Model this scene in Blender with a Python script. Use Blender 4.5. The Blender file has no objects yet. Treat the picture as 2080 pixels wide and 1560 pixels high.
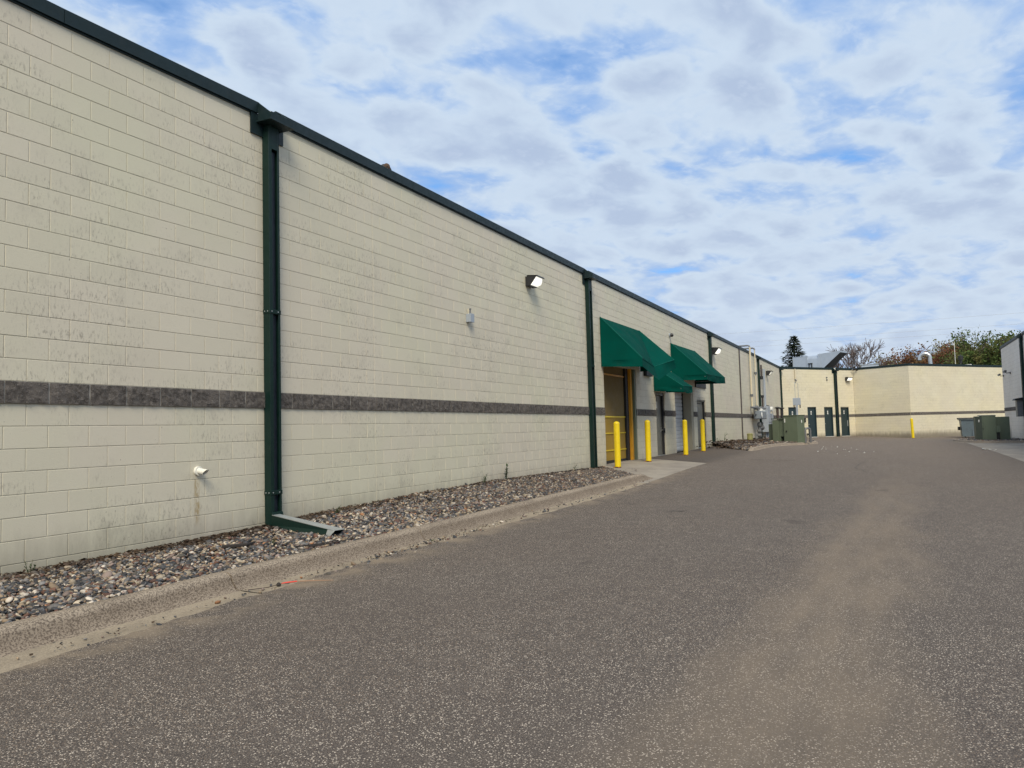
import bpy, bmesh, math, random
import numpy as np
from mathutils import Vector, Matrix, noise as mnoise

random.seed(7)
RNG = np.random.default_rng(7)
SC = bpy.context.scene
COL = SC.collection
ZO = 1.40            # eye height: all coordinates below are metres from the eye, x along the long wall, y towards it

# ------------------------------------------------------------------ camera
F_PX = 1566.3317
YAW, PITCH, ROLL = 0.45327282, 0.0601981, -0.02658377
cy, sy = math.cos(YAW), math.sin(YAW)
FW = Vector((cy * math.cos(PITCH), sy * math.cos(PITCH), math.sin(PITCH)))
R0 = Vector((sy, -cy, 0)); U0 = R0.cross(FW)
RT = math.cos(ROLL) * R0 + math.sin(ROLL) * U0
UP = -math.sin(ROLL) * R0 + math.cos(ROLL) * U0
cam = bpy.data.cameras.new('camera'); cam_o = bpy.data.objects.new('camera', cam); COL.objects.link(cam_o)
cam.sensor_width = 36.0; cam.sensor_fit = 'HORIZONTAL'; cam.lens = F_PX / 2080 * 36.0
cam.clip_start = 0.05; cam.clip_end = 4000
cam_o.matrix_world = Matrix(((RT.x, UP.x, -FW.x, 0), (RT.y, UP.y, -FW.y, 0), (RT.z, UP.z, -FW.z, ZO), (0, 0, 0, 1)))
SC.camera = cam_o

# ------------------------------------------------------------------ light
SUN_EL = math.radians(44)
SUN_DIR = Vector((-0.89, -0.455, 0)).normalized() * math.cos(SUN_EL) + Vector((0, 0, math.sin(SUN_EL)))   # towards the sun
sun = bpy.data.lights.new('sun', 'SUN'); sun.energy = 2.0; sun.angle = math.radians(28); sun.color = (1.0, 0.90, 0.72)
sun_o = bpy.data.objects.new('sun', sun); COL.objects.link(sun_o)
sun_o.rotation_euler = SUN_DIR.to_track_quat('Z', 'Y').to_euler(); sun_o.location = SUN_DIR * 60
SC.view_settings.view_transform = 'Standard'; SC.view_settings.look = 'None'
SC.view_settings.gamma = 1.0; SC.view_settings.use_curve_mapping = False
SC.view_settings.exposure = 0.78


class NT:
    """small helper for writing node trees"""
    def __init__(s, tree): s.t = tree; s.n = tree.nodes; s.l = tree.links
    def new(s, typ, **kw):
        n = s.n.new(typ)
        for k, v in kw.items(): setattr(n, k, v)
        return n
    def put(s, sock, v):
        if isinstance(v, bpy.types.NodeSocket): s.l.new(v, sock)
        elif v is not None:
            if hasattr(sock.default_value, '__len__') and not hasattr(v, '__len__'): sock.default_value = (v,) * len(sock.default_value)
            elif hasattr(v, '__len__') and len(sock.default_value) == 4 and len(v) == 3: sock.default_value = (*v, 1)
            else: sock.default_value = v
    def math(s, op, a, b=None, c=None, clamp=False):
        n = s.new('ShaderNodeMath', operation=op, use_clamp=clamp)
        s.put(n.inputs[0], a)
        if b is not None: s.put(n.inputs[1], b)
        if c is not None: s.put(n.inputs[2], c)
        return n.outputs[0]
    def vmath(s, op, a, b=None):
        n = s.new('ShaderNodeVectorMath', operation=op); s.put(n.inputs[0], a)
        if b is not None: s.put(n.inputs[1], b)
        return n.outputs[0]
    def mix(s, fac, a, b, blend='MIX'):
        n = s.new('ShaderNodeMix', data_type='RGBA', blend_type=blend)
        s.put(n.inputs['Factor'], fac); s.put(n.inputs[6], a); s.put(n.inputs[7], b)
        return n.outputs[2]
    def sep(s, v): n = s.new('ShaderNodeSeparateXYZ'); s.put(n.inputs[0], v); return n.outputs
    def comb(s, x, y, z):
        n = s.new('ShaderNodeCombineXYZ'); s.put(n.inputs[0], x); s.put(n.inputs[1], y); s.put(n.inputs[2], z); return n.outputs[0]
    def noise(s, vec, scale, detail=3, rough=.5, dist=0., lac=2.0):
        n = s.new('ShaderNodeTexNoise'); s.put(n.inputs['Vector'], vec)
        n.inputs['Scale'].default_value = scale; n.inputs['Detail'].default_value = detail
        n.inputs['Roughness'].default_value = rough; n.inputs['Distortion'].default_value = dist
        n.inputs['Lacunarity'].default_value = lac
        return n.outputs[0]
    def voro(s, vec, scale, feature='F1', out='Distance'):
        n = s.new('ShaderNodeTexVoronoi', feature=feature); s.put(n.inputs['Vector'], vec); n.inputs['Scale'].default_value = scale
        return n.outputs[out]
    def step(s, v, lo, hi):
        n = s.new('ShaderNodeMapRange', interpolation_type='SMOOTHSTEP'); s.put(n.inputs[0], v)
        n.inputs[1].default_value = lo; n.inputs[2].default_value = hi
        return n.outputs[0]
    def lin(s, v, lo, hi, a=0., b=1.):
        n = s.new('ShaderNodeMapRange'); s.put(n.inputs[0], v)
        n.inputs[1].default_value = lo; n.inputs[2].default_value = hi; n.inputs[3].default_value = a; n.inputs[4].default_value = b
        return n.outputs[0]
    def scale(s, vec, xyz): return s.vmath('MULTIPLY', vec, xyz)


# ------------------------------------------------------------------ sky: clear Nishita sky seen through gaps in a sheet of broken cloud
world = bpy.data.worlds.new('World'); SC.world = world; world.use_nodes = True
w = NT(world.node_tree); w.n.clear()
sky = w.new('ShaderNodeTexSky', sky_type='NISHITA'); sky.sun_disc = False
sky.sun_elevation = SUN_EL; sky.sun_rotation = math.atan2(SUN_DIR.x, SUN_DIR.y)
sky.air_density = 1.0; sky.dust_density = 0.4; sky.ozone_density = 2.0
tc = w.new('ShaderNodeTexCoord').outputs['Generated']
d = w.sep(tc)
dz = w.math('ADD', w.math('MAXIMUM', d[2], 0.0), 0.20)
px = w.math('DIVIDE', d[0], dz); py = w.math('DIVIDE', d[1], dz)
P = w.comb(px, py, 0.0)
rot = w.new('ShaderNodeVectorRotate', rotation_type='Z_AXIS'); w.put(rot.inputs['Vector'], P); rot.inputs['Angle'].default_value = math.radians(-62)
Pr = w.scale(rot.outputs[0], (3.0, 2.35, 1))
warp = w.noise(Pr, 1.3, 3, .5); warp2 = w.noise(w.vmath('ADD', Pr, (7.3, 2.2, 0)), 1.3, 3, .5)
Pr = w.vmath('ADD', Pr, w.comb(w.math('MULTIPLY', warp, .34), w.math('MULTIPLY', warp2, .34), 0))
big = w.noise(Pr, 0.55, 2, .5)
mid = w.noise(Pr, 1.25, 4, .55)
vn = w.new('ShaderNodeTexVoronoi', feature='SMOOTH_F1'); w.put(vn.inputs['Vector'], w.vmath('ADD', Pr, w.comb(w.math('MULTIPLY', w.noise(Pr, 5.5, 4, .6), .22), w.math('MULTIPLY', w.noise(w.vmath('ADD', Pr, (4.4, 8.8, 0)), 5.5, 4, .6), .22), 0))); vn.inputs['Scale'].default_value = 2.6; vn.inputs['Smoothness'].default_value = .55
lump = w.lin(vn.outputs['Distance'], .05, .62, .70, .30)
fine = w.noise(Pr, 8.0, 4, .6)
dens = w.math('ADD', w.math('ADD', w.math('MULTIPLY', big, .20), w.math('MULTIPLY', mid, .42)), w.math('ADD', w.math('MULTIPLY', lump, .30), w.math('MULTIPLY', fine, .08)))
cover = w.step(dens, .318, .412)
# each cloudlet is lit along its edges and greyer through its thick middle
c_thin = (2.3, 3.5, 5.7); c_white = (4.15, 4.95, 5.95); c_grey = (2.95, 3.65, 4.95)
ccol = w.mix(w.step(dens, .385, .475), c_thin, c_white)
ccol = w.mix(w.math('MULTIPLY', w.step(dens, .465, .575), .85), ccol, c_grey)
ccol = w.mix(w.math('MULTIPLY', w.step(fine, .50, .68), .22), ccol, (4.8, 5.5, 6.4))
ccol = w.mix(w.math('MULTIPLY', w.step(d[2], .34, .05), .42), ccol, (4.35, 4.95, 5.75))
skyblue = w.vmath('MULTIPLY', sky.outputs[0], w.mix(w.step(d[2], .30, .06), (0.46, 0.92, 1.28), (0.36, 0.56, 0.86)))
full = w.mix(w.lin(cover, 0, 1, 0.04, 1.0), skyblue, ccol)
below = w.step(d[2], -0.02, -0.10)
full = w.mix(below, full, (1.6, 1.6, 1.5))
bg = w.new('ShaderNodeBackground'); w.put(bg.inputs['Color'], full); bg.inputs['Strength'].default_value = 0.085
w.l.new(bg.outputs[0], w.new('ShaderNodeOutputWorld').inputs['Surface'])


# ------------------------------------------------------------------ ground height (drive falls to the right, rises along the wall)
CP = np.array([(-8, 5, -1.42), (-8, -8, -1.46), (3, 5, -1.335), (10, 5, -1.275), (17, 5, -1.19), (24, 6.9, -1.0), (30, 7, -.97), (34, 7, -.93), (20, 6.9, -1.04),
    (40, 4, -1.1), (47, 3.4, -1.13), (59, 7, -1.09), (65.5, 2.4, -1.14), (63.7, -1.4, -1.32), (53.5, -6, -1.33), (45.8, -6, -1.28), (40, -6, -1.3), (25, -6, -1.36),
    (10, -8, -1.42), (72, -8, -1.32), (0, 0, -1.38), (25, 0, -1.25), (40, 0, -1.22), (52, 0, -1.25)])
_d = np.sqrt(((CP[:, None, :2] - CP[None, :, :2]) ** 2).sum(-1) + 9.)
_A = np.zeros((len(CP) + 1,) * 2); _A[:-1, :-1] = _d + np.eye(len(CP)) * .04; _A[-1, :-1] = 1; _A[:-1, -1] = 1
GW = np.linalg.solve(_A, np.r_[CP[:, 2], 0])
def G(x, y):
    x = np.clip(np.asarray(x, float), -14, 76); y = np.clip(np.asarray(y, float), -14, 10)
    return np.sqrt((x[..., None] - CP[:, 0]) ** 2 + (y[..., None] - CP[:, 1]) ** 2 + 9.) @ GW[:-1] + GW[-1]
def g(x, y): return float(G(x, y))


# ------------------------------------------------------------------ mesh builder
class Frame:
    """u along a wall, v out of it, w up"""
    def __init__(s, o, u, v, z=0.):
        s.o = Vector((o[0], o[1], z)); s.u = Vector((u[0], u[1], 0)).normalized(); s.v = Vector((v[0], v[1], 0)).normalized()
        s.flip = s.u.cross(s.v).z < 0
    def p(s, a, b, c): return s.o + s.u * a + s.v * b + Vector((0, 0, c))
WORLD = Frame((0, 0), (1, 0), (0, 1))
WLOC = {}

class MB:
    def __init__(s, fr=WORLD): s.v = []; s.f = []; s.fr = fr; s.att = None
    def add(s, vs, fs):
        b = len(s.v); s.v += [tuple(s.fr.p(*q)) for q in vs]
        for f in fs: s.f.append(tuple(b + i for i in (reversed(f) if s.fr.flip else f)))
        return s
    def box(s, x0, x1, y0, y1, z0, z1):
        vs = [(x0, y0, z0), (x1, y0, z0), (x1, y1, z0), (x0, y1, z0), (x0, y0, z1), (x1, y0, z1), (x1, y1, z1), (x0, y1, z1)]
        return s.add(vs, [(0, 3, 2, 1), (4, 5, 6, 7), (0, 1, 5, 4), (1, 2, 6, 5), (2, 3, 7, 6), (3, 0, 4, 7)])
    def poly(s, *pts): return s.add(list(pts), [tuple(range(len(pts)))])
    def hexa(s, bot, top):
        """bot, top: four corners each, counter-clockwise from above"""
        return s.add(list(bot) + list(top), [(3, 2, 1, 0), (4, 5, 6, 7), (0, 1, 5, 4), (1, 2, 6, 5), (2, 3, 7, 6), (3, 0, 4, 7)])
    def tube(s, pts, r, n=8, caps=True):
        P = [Vector(s.fr.p(*q)) for q in pts]; rs = r if hasattr(r, '__len__') else [r] * len(P)
        b = len(s.v); prev = None
        for i, q in enumerate(P):
            t = (P[min(i + 1, len(P) - 1)] - P[max(i - 1, 0)]).normalized()
            a = prev if prev is not None else (Vector((0, 0, 1)) if abs(t.z) < .9 else Vector((1, 0, 0)))
            a = (a - t * a.dot(t)).normalized(); prev = a; c = t.cross(a)
            for k in range(n):
                an = 2 * math.pi * k / n; s.v.append(tuple(q + (a * math.cos(an) + c * math.sin(an)) * rs[i]))
        for i in range(len(P) - 1):
            for k in range(n):
                k2 = (k + 1) % n; s.f.append((b + i * n + k, b + i * n + k2, b + (i + 1) * n + k2, b + (i + 1) * n + k))
        if caps:
            s.f.append(tuple(b + k for k in reversed(range(n)))); e = b + (len(P) - 1) * n; s.f.append(tuple(e + k for k in range(n)))
        return s
    def cyl(s, p0, p1, r, n=12): return s.tube([p0, p1], r, n)
    def lathe(s, c, prof, n=16):
        """prof: (radius, height) upwards; capped"""
        o = len(s.v); C = Vector(s.fr.p(*c))
        for (r, h) in prof:
            for k in range(n): a = 2 * math.pi * k / n; s.v.append((C.x + r * math.cos(a), C.y + r * math.sin(a), C.z + h))
        for i in range(len(prof) - 1):
            for k in range(n):
                k2 = (k + 1) % n; s.f.append((o + i * n + k, o + i * n + k2, o + (i + 1) * n + k2, o + (i + 1) * n + k))
        s.f.append(tuple(o + k for k in reversed(range(n)))); e = o + (len(prof) - 1) * n; s.f.append(tuple(e + k for k in range(n)))
        return s
    def extrude(s, prof, u0, u1):
        """prof: closed list of (v, w), extruded along u"""
        n = len(prof); vs = [(u0, *q) for q in prof] + [(u1, *q) for q in prof]
        fs = [(i, (i + 1) % n, n + (i + 1) % n, n + i) for i in range(n)] + [tuple(reversed(range(n))), tuple(range(n, 2 * n))]
        return s.add(vs, fs)
    def build(s, name, mat, parent=None, smooth=None, bevel=0., fix=True, kind=None, label=None, seg=2):
        o0 = WLOC.get(parent.name, Vector((0, 0, 0))) if parent else Vector((0, 0, 0))
        V = np.array(s.v, float); V[:, 2] += ZO; V -= np.array(o0)
        me = bpy.data.meshes.new(name); me.from_pydata(V.tolist(), [], s.f); me.update()
        if fix or bevel:
            bm = bmesh.new(); bm.from_mesh(me)
            if fix: bmesh.ops.recalc_face_normals(bm, faces=bm.faces)
            if bevel:
                bmesh.ops.remove_doubles(bm, verts=bm.verts, dist=1e-5)
                bmesh.ops.bevel(bm, geom=[e for e in bm.edges if len(e.link_faces) == 2 and e.calc_face_angle(0) > .5], offset=bevel, segments=seg, profile=.7, affect='EDGES')
            bm.to_mesh(me); bm.free()
        if mat: me.materials.append(mat)
        if smooth is not None:
            me.polygons.foreach_set('use_smooth', [True] * len(me.polygons))
            if smooth < 3: me.set_sharp_from_angle(angle=smooth)
        return link(name, me, parent, kind, label)

def link(name, me, parent=None, kind=None, label=None, loc=None):
    o = bpy.data.objects.new(name, me); COL.objects.link(o)
    if parent: o.parent = parent
    if loc is not None: o.location = loc
    WLOC[o.name] = (WLOC.get(parent.name, Vector((0, 0, 0))) if parent else Vector((0, 0, 0))) + Vector(o.location)
    if kind: o['kind'] = kind
    if label: o['label'] = label
    return o

def thing(name, label, cat, loc, group=None):
    o = bpy.data.objects.new(name, None); COL.objects.link(o); o.empty_display_size = .2
    o.location = Vector(loc) + Vector((0, 0, ZO)); WLOC[o.name] = Vector(o.location)
    o['label'] = label; o['category'] = cat
    if group: o['group'] = group
    return o
def struct(o, label=None):
    o['kind'] = 'structure'
    if label: o['label'] = label
    return o
def stuff(o, label=None):
    o['kind'] = 'stuff'
    if label: o['label'] = label
    return o
def copy_thing(root, loc, label):
    """a copy of a thing with copies of its parts and sub-parts"""
    def cp(o, par):
        c = o.copy(); COL.objects.link(c)
        if par: c.parent = par
        for ch in list(o.children): cp(ch, c)
        return c
    r = cp(root, None); r.location = Vector(loc) + Vector((0, 0, ZO)); WLOC[r.name] = Vector(r.location); r['label'] = label
    return r


# ------------------------------------------------------------------ materials
def material(name):
    m = bpy.data.materials.new(name); m.use_nodes = True; t = NT(m.node_tree)
    return m, t, m.node_tree.nodes['Principled BSDF'], t.new('ShaderNodeNewGeometry').outputs['Position']
def bump(t, bs, h, strength=.3, dist=.01):
    b = t.new('ShaderNodeBump'); b.inputs['Strength'].default_value = strength; b.inputs['Distance'].default_value = dist
    t.put(b.inputs['Height'], h); t.l.new(b.outputs[0], bs.inputs['Normal'])
def paint(name, col, rough=.5, metal=0., var=.12, vs=3., dirt=0., dirtcol=(.05, .045, .04), bmp=0., bs_=40., spec=.5, streak=0.):
    m, t, bs, P = material(name)
    n = t.noise(P, vs, 4, .6)
    c = t.mix(n, tuple(x * (1 - var) for x in col), tuple(min(1, x * (1 + var)) for x in col))
    if dirt: c = t.mix(t.math('MULTIPLY', t.step(t.noise(P, vs * 2.3, 6, .65), .48, .72), dirt), c, dirtcol)
    if streak: c = t.mix(t.math('MULTIPLY', t.step(t.noise(t.scale(P, (9, 9, .8)), 2, 4, .6), .5, .75), streak), c, dirtcol)
    t.put(bs.inputs['Base Color'], c)
    t.put(bs.inputs['Roughness'], t.lin(t.noise(P, vs * 4, 3), .3, .7, max(.05, rough - .1), min(1, rough + .1)))
    bs.inputs['Metallic'].default_value = metal; bs.inputs['Specular IOR Level'].default_value = spec
    if bmp: bump(t, bs, t.noise(P, bs_, 3, .6), bmp, .01)
    return m

Z_BAND = .358
def wall_paint(name, a, b, rustx=None, base=0.45, dirt=.58, joint=0., smudge=None):
    """painted concrete block: faint two-tone roller patches, dark vertical run marks, paint pecks and splash dirt"""
    m, t, bs, P = material(name)
    x, y, z = t.sep(P)
    zc = t.math('SUBTRACT', z, ZO)
    c = t.mix(t.step(t.noise(P, .55, 3, .55), .38, .62), a, b)
    # each block takes a slightly different tone
    row = t.math('FLOOR', t.math('DIVIDE', t.math('SUBTRACT', zc, Z_BAND), .2032))
    half = t.math('MULTIPLY', t.math('MODULO', t.math('ABSOLUTE', row), 2.0), .5)
    colu = t.math('FLOOR', t.math('SUBTRACT', t.math('DIVIDE', t.math('SUBTRACT', x, 4.144), .4064), half))
    wn = t.new('ShaderNodeTexWhiteNoise', noise_dimensions='2D'); t.put(wn.inputs['Vector'], t.comb(colu, row, 0))
    c = t.mix(t.lin(wn.outputs[0], 0, 1, 0, .22), c, tuple(v * .74 for v in a))
    # vertical smears, gathered on the lower half of blocks and in patches of the wall
    fr = t.math('FRACT', t.math('DIVIDE', t.math('SUBTRACT', zc, Z_BAND), .2032))
    lowhalf = t.step(fr, .95, .25)
    st = t.noise(t.scale(P, (42, 42, 15)), 1.0, 6, .72)
    patch = t.step(t.noise(t.scale(P, (.55, .55, .9)), 1.3, 4, .62), .43, .62)
    sm = t.math('MULTIPLY', t.math('MULTIPLY', t.step(st, .50, .64), patch), t.lin(lowhalf, 0, 1, .25, 1))
    c = t.mix(t.math('MULTIPLY', sm, dirt), c, (.17, .15, .12))
    soft = t.math('MULTIPLY', t.step(t.noise(t.scale(P, (5, 5, 3)), 1, 4, .6), .5, .78), patch)
    c = t.mix(t.math('MULTIPLY', soft, dirt * .45), c, (.20, .19, .16))
    pk = t.math('MULTIPLY', t.step(t.noise(t.scale(P, (1, 1, .6)), 42, 2, .5), .70, .75), t.step(t.noise(P, 1.6, 3, .6), .52, .66))
    c = t.mix(t.math('MULTIPLY', pk, .8), c, (.07, .05, .04))
    # soil splashed up from the ground
    lp = t.step(t.noise(t.scale(P, (.22, .22, .3)), 2.0, 2, .5), .35, .65)      # whole patches repainted a touch pinker
    c = t.mix(t.math('MULTIPLY', lp, .28), c, (.60, .53, .44))
    h = t.math('ADD', zc, t.math('MULTIPLY', t.noise(t.scale(P, (7, 7, 1.5)), 1, 5, .7), .5))
    c = t.mix(t.math('MULTIPLY', t.step(h, -.45, -.95), base), c, (.17, .145, .11))
    if rustx is not None:
        wv = t.math('ABSOLUTE', t.math('SUBTRACT', x, t.math('ADD', rustx - .02, t.math('MULTIPLY', t.noise(P, 9, 3), .03))))
        rm = t.math('MULTIPLY', t.step(wv, .055, .012), t.math('MULTIPLY', t.step(zc, -.42, -.5), t.step(zc, -1.02, -.8)))
        rm = t.math('MULTIPLY', rm, t.step(t.noise(t.scale(P, (40, 40, 12)), 1, 4, .7), .34, .62))
        c = t.mix(t.math('MULTIPLY', rm, .75), c, (.30, .19, .05))
    if smudge is not None:
        q = t.math('ABSOLUTE', t.math('SUBTRACT', x, smudge)); q = t.math('MULTIPLY', t.step(q, .55, .05), t.step(zc, -.35, -.9))
        c = t.mix(t.math('MULTIPLY', q, .6), c, (.10, .10, .10))
    if joint: c = t.mix(t.lin(t.noise(P, 3, 4, .6), .35, .7, joint * .4, joint), c, (.16, .145, .11))
    t.put(bs.inputs['Base Color'], c); bs.inputs['Roughness'].default_value = .62; bs.inputs['Specular IOR Level'].default_value = .3
    bh = t.math('ADD', t.math('MULTIPLY', t.noise(P, 60, 4, .7), .6), t.math('MULTIPLY', t.step(t.noise(P, 110, 2), .62, .7), -.5))
    bump(t, bs, bh, .35, .006)
    return m

CREAM_A, CREAM_B = (.645, .610, .465), (.655, .600, .48)
M_WALL = wall_paint('painted_block', CREAM_A, CREAM_B, rustx=6.27)
M_JOINT = wall_paint('painted_joint', CREAM_A, CREAM_B, rustx=6.27, joint=.42)
M_WALL2 = wall_paint('painted_block_yellow', (.70, .635, .455), (.69, .635, .48), base=.85, dirt=.45)
M_JOINT2 = wall_paint('painted_joint_yellow', (.70, .635, .455), (.69, .635, .48), base=.85, joint=.5)
M_WALL3 = wall_paint('painted_block_grey', (.80, .745, .665), (.79, .74, .67), base=.2, dirt=.25, smudge=51.5)
M_JOINT3 = wall_paint('painted_joint_grey', (.80, .745, .665), (.79, .74, .67), base=.2, joint=.6, smudge=51.5)

def mat_split():
    m, t, bs, P = material('split_face')
    n = t.noise(P, 14, 6, .75); n2 = t.noise(P, 2.2, 3, .5); n3 = t.noise(P, 120, 3, .6)
    c = t.mix(t.step(n, .35, .65), (.075, .066, .060), (.185, .165, .148))
    c = t.mix(t.step(n2, .5, .75), c, (.17, .15, .135))
    c = t.mix(t.math('MULTIPLY', t.step(n3, .60, .68), .6), c, (.42, .39, .35))
    t.put(bs.inputs['Base Color'], c); bs.inputs['Roughness'].default_value = .95; bs.inputs['Specular IOR Level'].default_value = .15
    bump(t, bs, t.math('ADD', n, t.math('MULTIPLY', n3, .4)), 1.0, .03)
    return m
M_SPLIT = mat_split()
M_MORTAR = paint('grey_mortar', (.30, .28, .25), .95, var=.2, vs=8)
M_GREEN = paint('dark_green_metal', (.006, .018, .020), .5, 0, var=.25, vs=4, dirt=.2, dirtcol=(.03, .035, .033), spec=.35)
M_GREEN_IN = paint('dark_channel_metal', (.013, .020, .030), .45, 0, var=.25, vs=4, spec=.5)
M_GREENB = paint('green_metal', (.004, .020, .016), .5, 0, var=.25, vs=3, dirt=.3, dirtcol=(.012, .026, .022), streak=.25, spec=.25)
M_ZINC = paint('bare_metal', (.46, .49, .50), .42, .6, var=.15, vs=2, dirt=.15)
M_GALV = paint('galvanised_sheet', (.42, .47, .53), .45, .35, var=.12, vs=1.2, dirt=.1)
M_STEEL = paint('bright_steel', (.62, .62, .60), .28, .9, var=.1)
M_FAB = paint('awning_canvas', (.0003, .055, .042), .9, 0, var=.28, vs=1.6, bmp=.5, bs_=5, spec=.05, dirt=.12, dirtcol=(.02, .05, .04))
M_FABD = paint('awning_canvas_side', (.0003, .055, .042), .9, 0, var=.28, vs=1.6, bmp=.5, bs_=5, spec=.05)
M_YEL = paint('yellow_plastic', (.76, .56, .008), .4, 0, var=.08, vs=3, dirt=.30, dirtcol=(.40, .27, .015), streak=.3)
M_YELD = paint('orange_yellow_steel', (.70, .33, .02), .45, 0, var=.1, vs=2, dirt=.2, dirtcol=(.2, .1, .02))
M_CURT = paint('brown_mesh_curtain', (.19, .132, .045), .8, 0, var=.18, vs=1.5)
M_CURTY = paint('amber_mesh_curtain', (.33, .205, .022), .7, 0, var=.15, vs=1.2)
M_RUB = paint('black_rubber', (.012, .012, .012), .6, 0, var=.2)
M_DOORG = paint('grey_green_door', (.15, .145, .118), .45, 0, var=.12, vs=1.2, dirt=.2, streak=.25)
M_DOORW = paint('white_slat', (.56, .58, .60), .5, 0, var=.06, vs=1, dirt=.15, streak=.2)
M_DOORT = paint('dark_teal_door', (.016, .034, .040), .4, 0, var=.15, vs=1.5, spec=.5)
M_DARK = paint('dark_bronze', (.018, .018, .02), .45, 0, var=.2)
M_WHITE = paint('white_plastic', (.78, .76, .68), .4, 0, var=.05)
M_PLATE = paint('pale_plate', (.72, .72, .68), .5, 0, var=.05)
M_GREYB = paint('grey_enamel', (.33, .37, .42), .45, .1, var=.08, vs=2, dirt=.12)
M_GREYP = paint('grey_pipe', (.16, .165, .17), .5, .3, var=.25, vs=6, dirt=.35)
M_CREAMP = paint('cream_pipe', (.60, .53, .38), .55, 0, var=.08, dirt=.12)
M_BROWN = paint('brown_metal', (.055, .035, .030), .55, 0, var=.2, dirt=.2)
M_TRAN = paint('olive_green_enamel', (.12, .15, .10), .5, 0, var=.08, vs=1.2, dirt=.18, dirtcol=(.06, .07, .045), streak=.2)
M_TRAND = paint('dark_olive_enamel', (.075, .095, .066), .5, 0, var=.1, vs=1.2, dirt=.2)
M_PED = paint('khaki_plastic', (.24, .23, .085), .6, 0, var=.1, vs=2)
M_DUMP = paint('blue_grey_steel', (.115, .155, .18), .5, 0, var=.15, vs=1.5, dirt=.3, dirtcol=(.06, .05, .045), streak=.3)
M_ROOF = paint('roof_membrane', (.18, .175, .165), .9, 0, var=.15, vs=.5)
M_FEATH = paint('dark_plumage', (.045, .043, .045), .8, 0, var=.3, vs=30)
M_FACE = paint('brown_plumage', (.085, .05, .032), .85, 0, var=.3, vs=60)
M_FACE2 = paint('grey_plumage', (.30, .28, .26), .85, 0, var=.3, vs=60)
M_WIRE = paint('wire_grey', (.50, .52, .56), .6, 0, var=.05)
M_BARK = paint('bark', (.085, .07, .06), .95, 0, var=.3, vs=3)
M_BARKP = paint('purplish_twigs', (.115, .09, .085), .95, 0, var=.3, vs=3)
M_STICK = paint('dry_stick', (.34, .20, .12), .8, 0, var=.2, vs=20)
M_RED = paint('orange_red_plastic', (.70, .05, .03), .5, 0, var=.1, vs=20)
M_RUBBLE = paint('tarred_scrap', (.03, .025, .022), .9, 0, var=.3, vs=20)

def leaf_mat(name, c1, c2, c3=None, trans=.25):
    m, t, bs, P = material(name)
    n = t.noise(P, 1.3, 3, .6)
    c = t.mix(t.step(n, .35, .65), c1, c2)
    if c3: c = t.mix(t.step(t.noise(P, .5, 2, .5), .48, .6), c, c3)
    rnd = t.new('ShaderNodeNewGeometry').outputs['Random Per Island']
    c = t.mix(t.lin(rnd, 0, 1, 0, .45), c, tuple(v * .45 for v in c1))
    t.put(bs.inputs['Base Color'], c); bs.inputs['Roughness'].default_value = .75; bs.inputs['Specular IOR Level'].default_value = .2
    tr = t.new('ShaderNodeBsdfTranslucent'); t.put(tr.inputs['Color'], c)
    mx = t.new('ShaderNodeMixShader'); mx.inputs[0].default_value = trans
    t.l.new(bs.outputs[0], mx.inputs[1]); t.l.new(tr.outputs[0], mx.inputs[2])
    t.l.new(mx.outputs[0], m.node_tree.nodes['Material Output'].inputs['Surface'])
    return m
M_NEEDLE = leaf_mat('spruce_needles', (.032, .048, .028), (.065, .080, .042), trans=.1)
M_LEAFG = leaf_mat('spring_leaves', (.085, .14, .035), (.145, .18, .055), (.17, .155, .055))
M_LEAFO = leaf_mat('olive_buds', (.27, .245, .11), (.20, .23, .10), (.28, .235, .125))
M_LEAFR = leaf_mat('rusty_buds', (.26, .095, .05), (.20, .11, .055), (.22, .15, .06))
M_WEED = leaf_mat('weed_leaves', (.035, .075, .018), (.06, .11, .03))
M_LITTER = leaf_mat('dead_leaves', (.055, .036, .024), (.10, .065, .04), (.035, .026, .02), trans=.05)

def mat_lens(name, lit):
    m, t, bs, P = material(name)
    bs.inputs['Base Color'].default_value = (.82, .82, .76, 1); bs.inputs['Roughness'].default_value = .2
    bump(t, bs, t.math('SINE', t.math('MULTIPLY', t.sep(P)[2], 400.)), .3, .003)
    if lit:
        t.put(bs.inputs['Emission Color'], (1.0, .97, .86)); bs.inputs['Emission Strength'].default_value = lit
    return m
M_LENS = mat_lens('prismatic_glass_lit', .55)
M_LENSOFF = mat_lens('prismatic_glass', 0)

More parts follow.
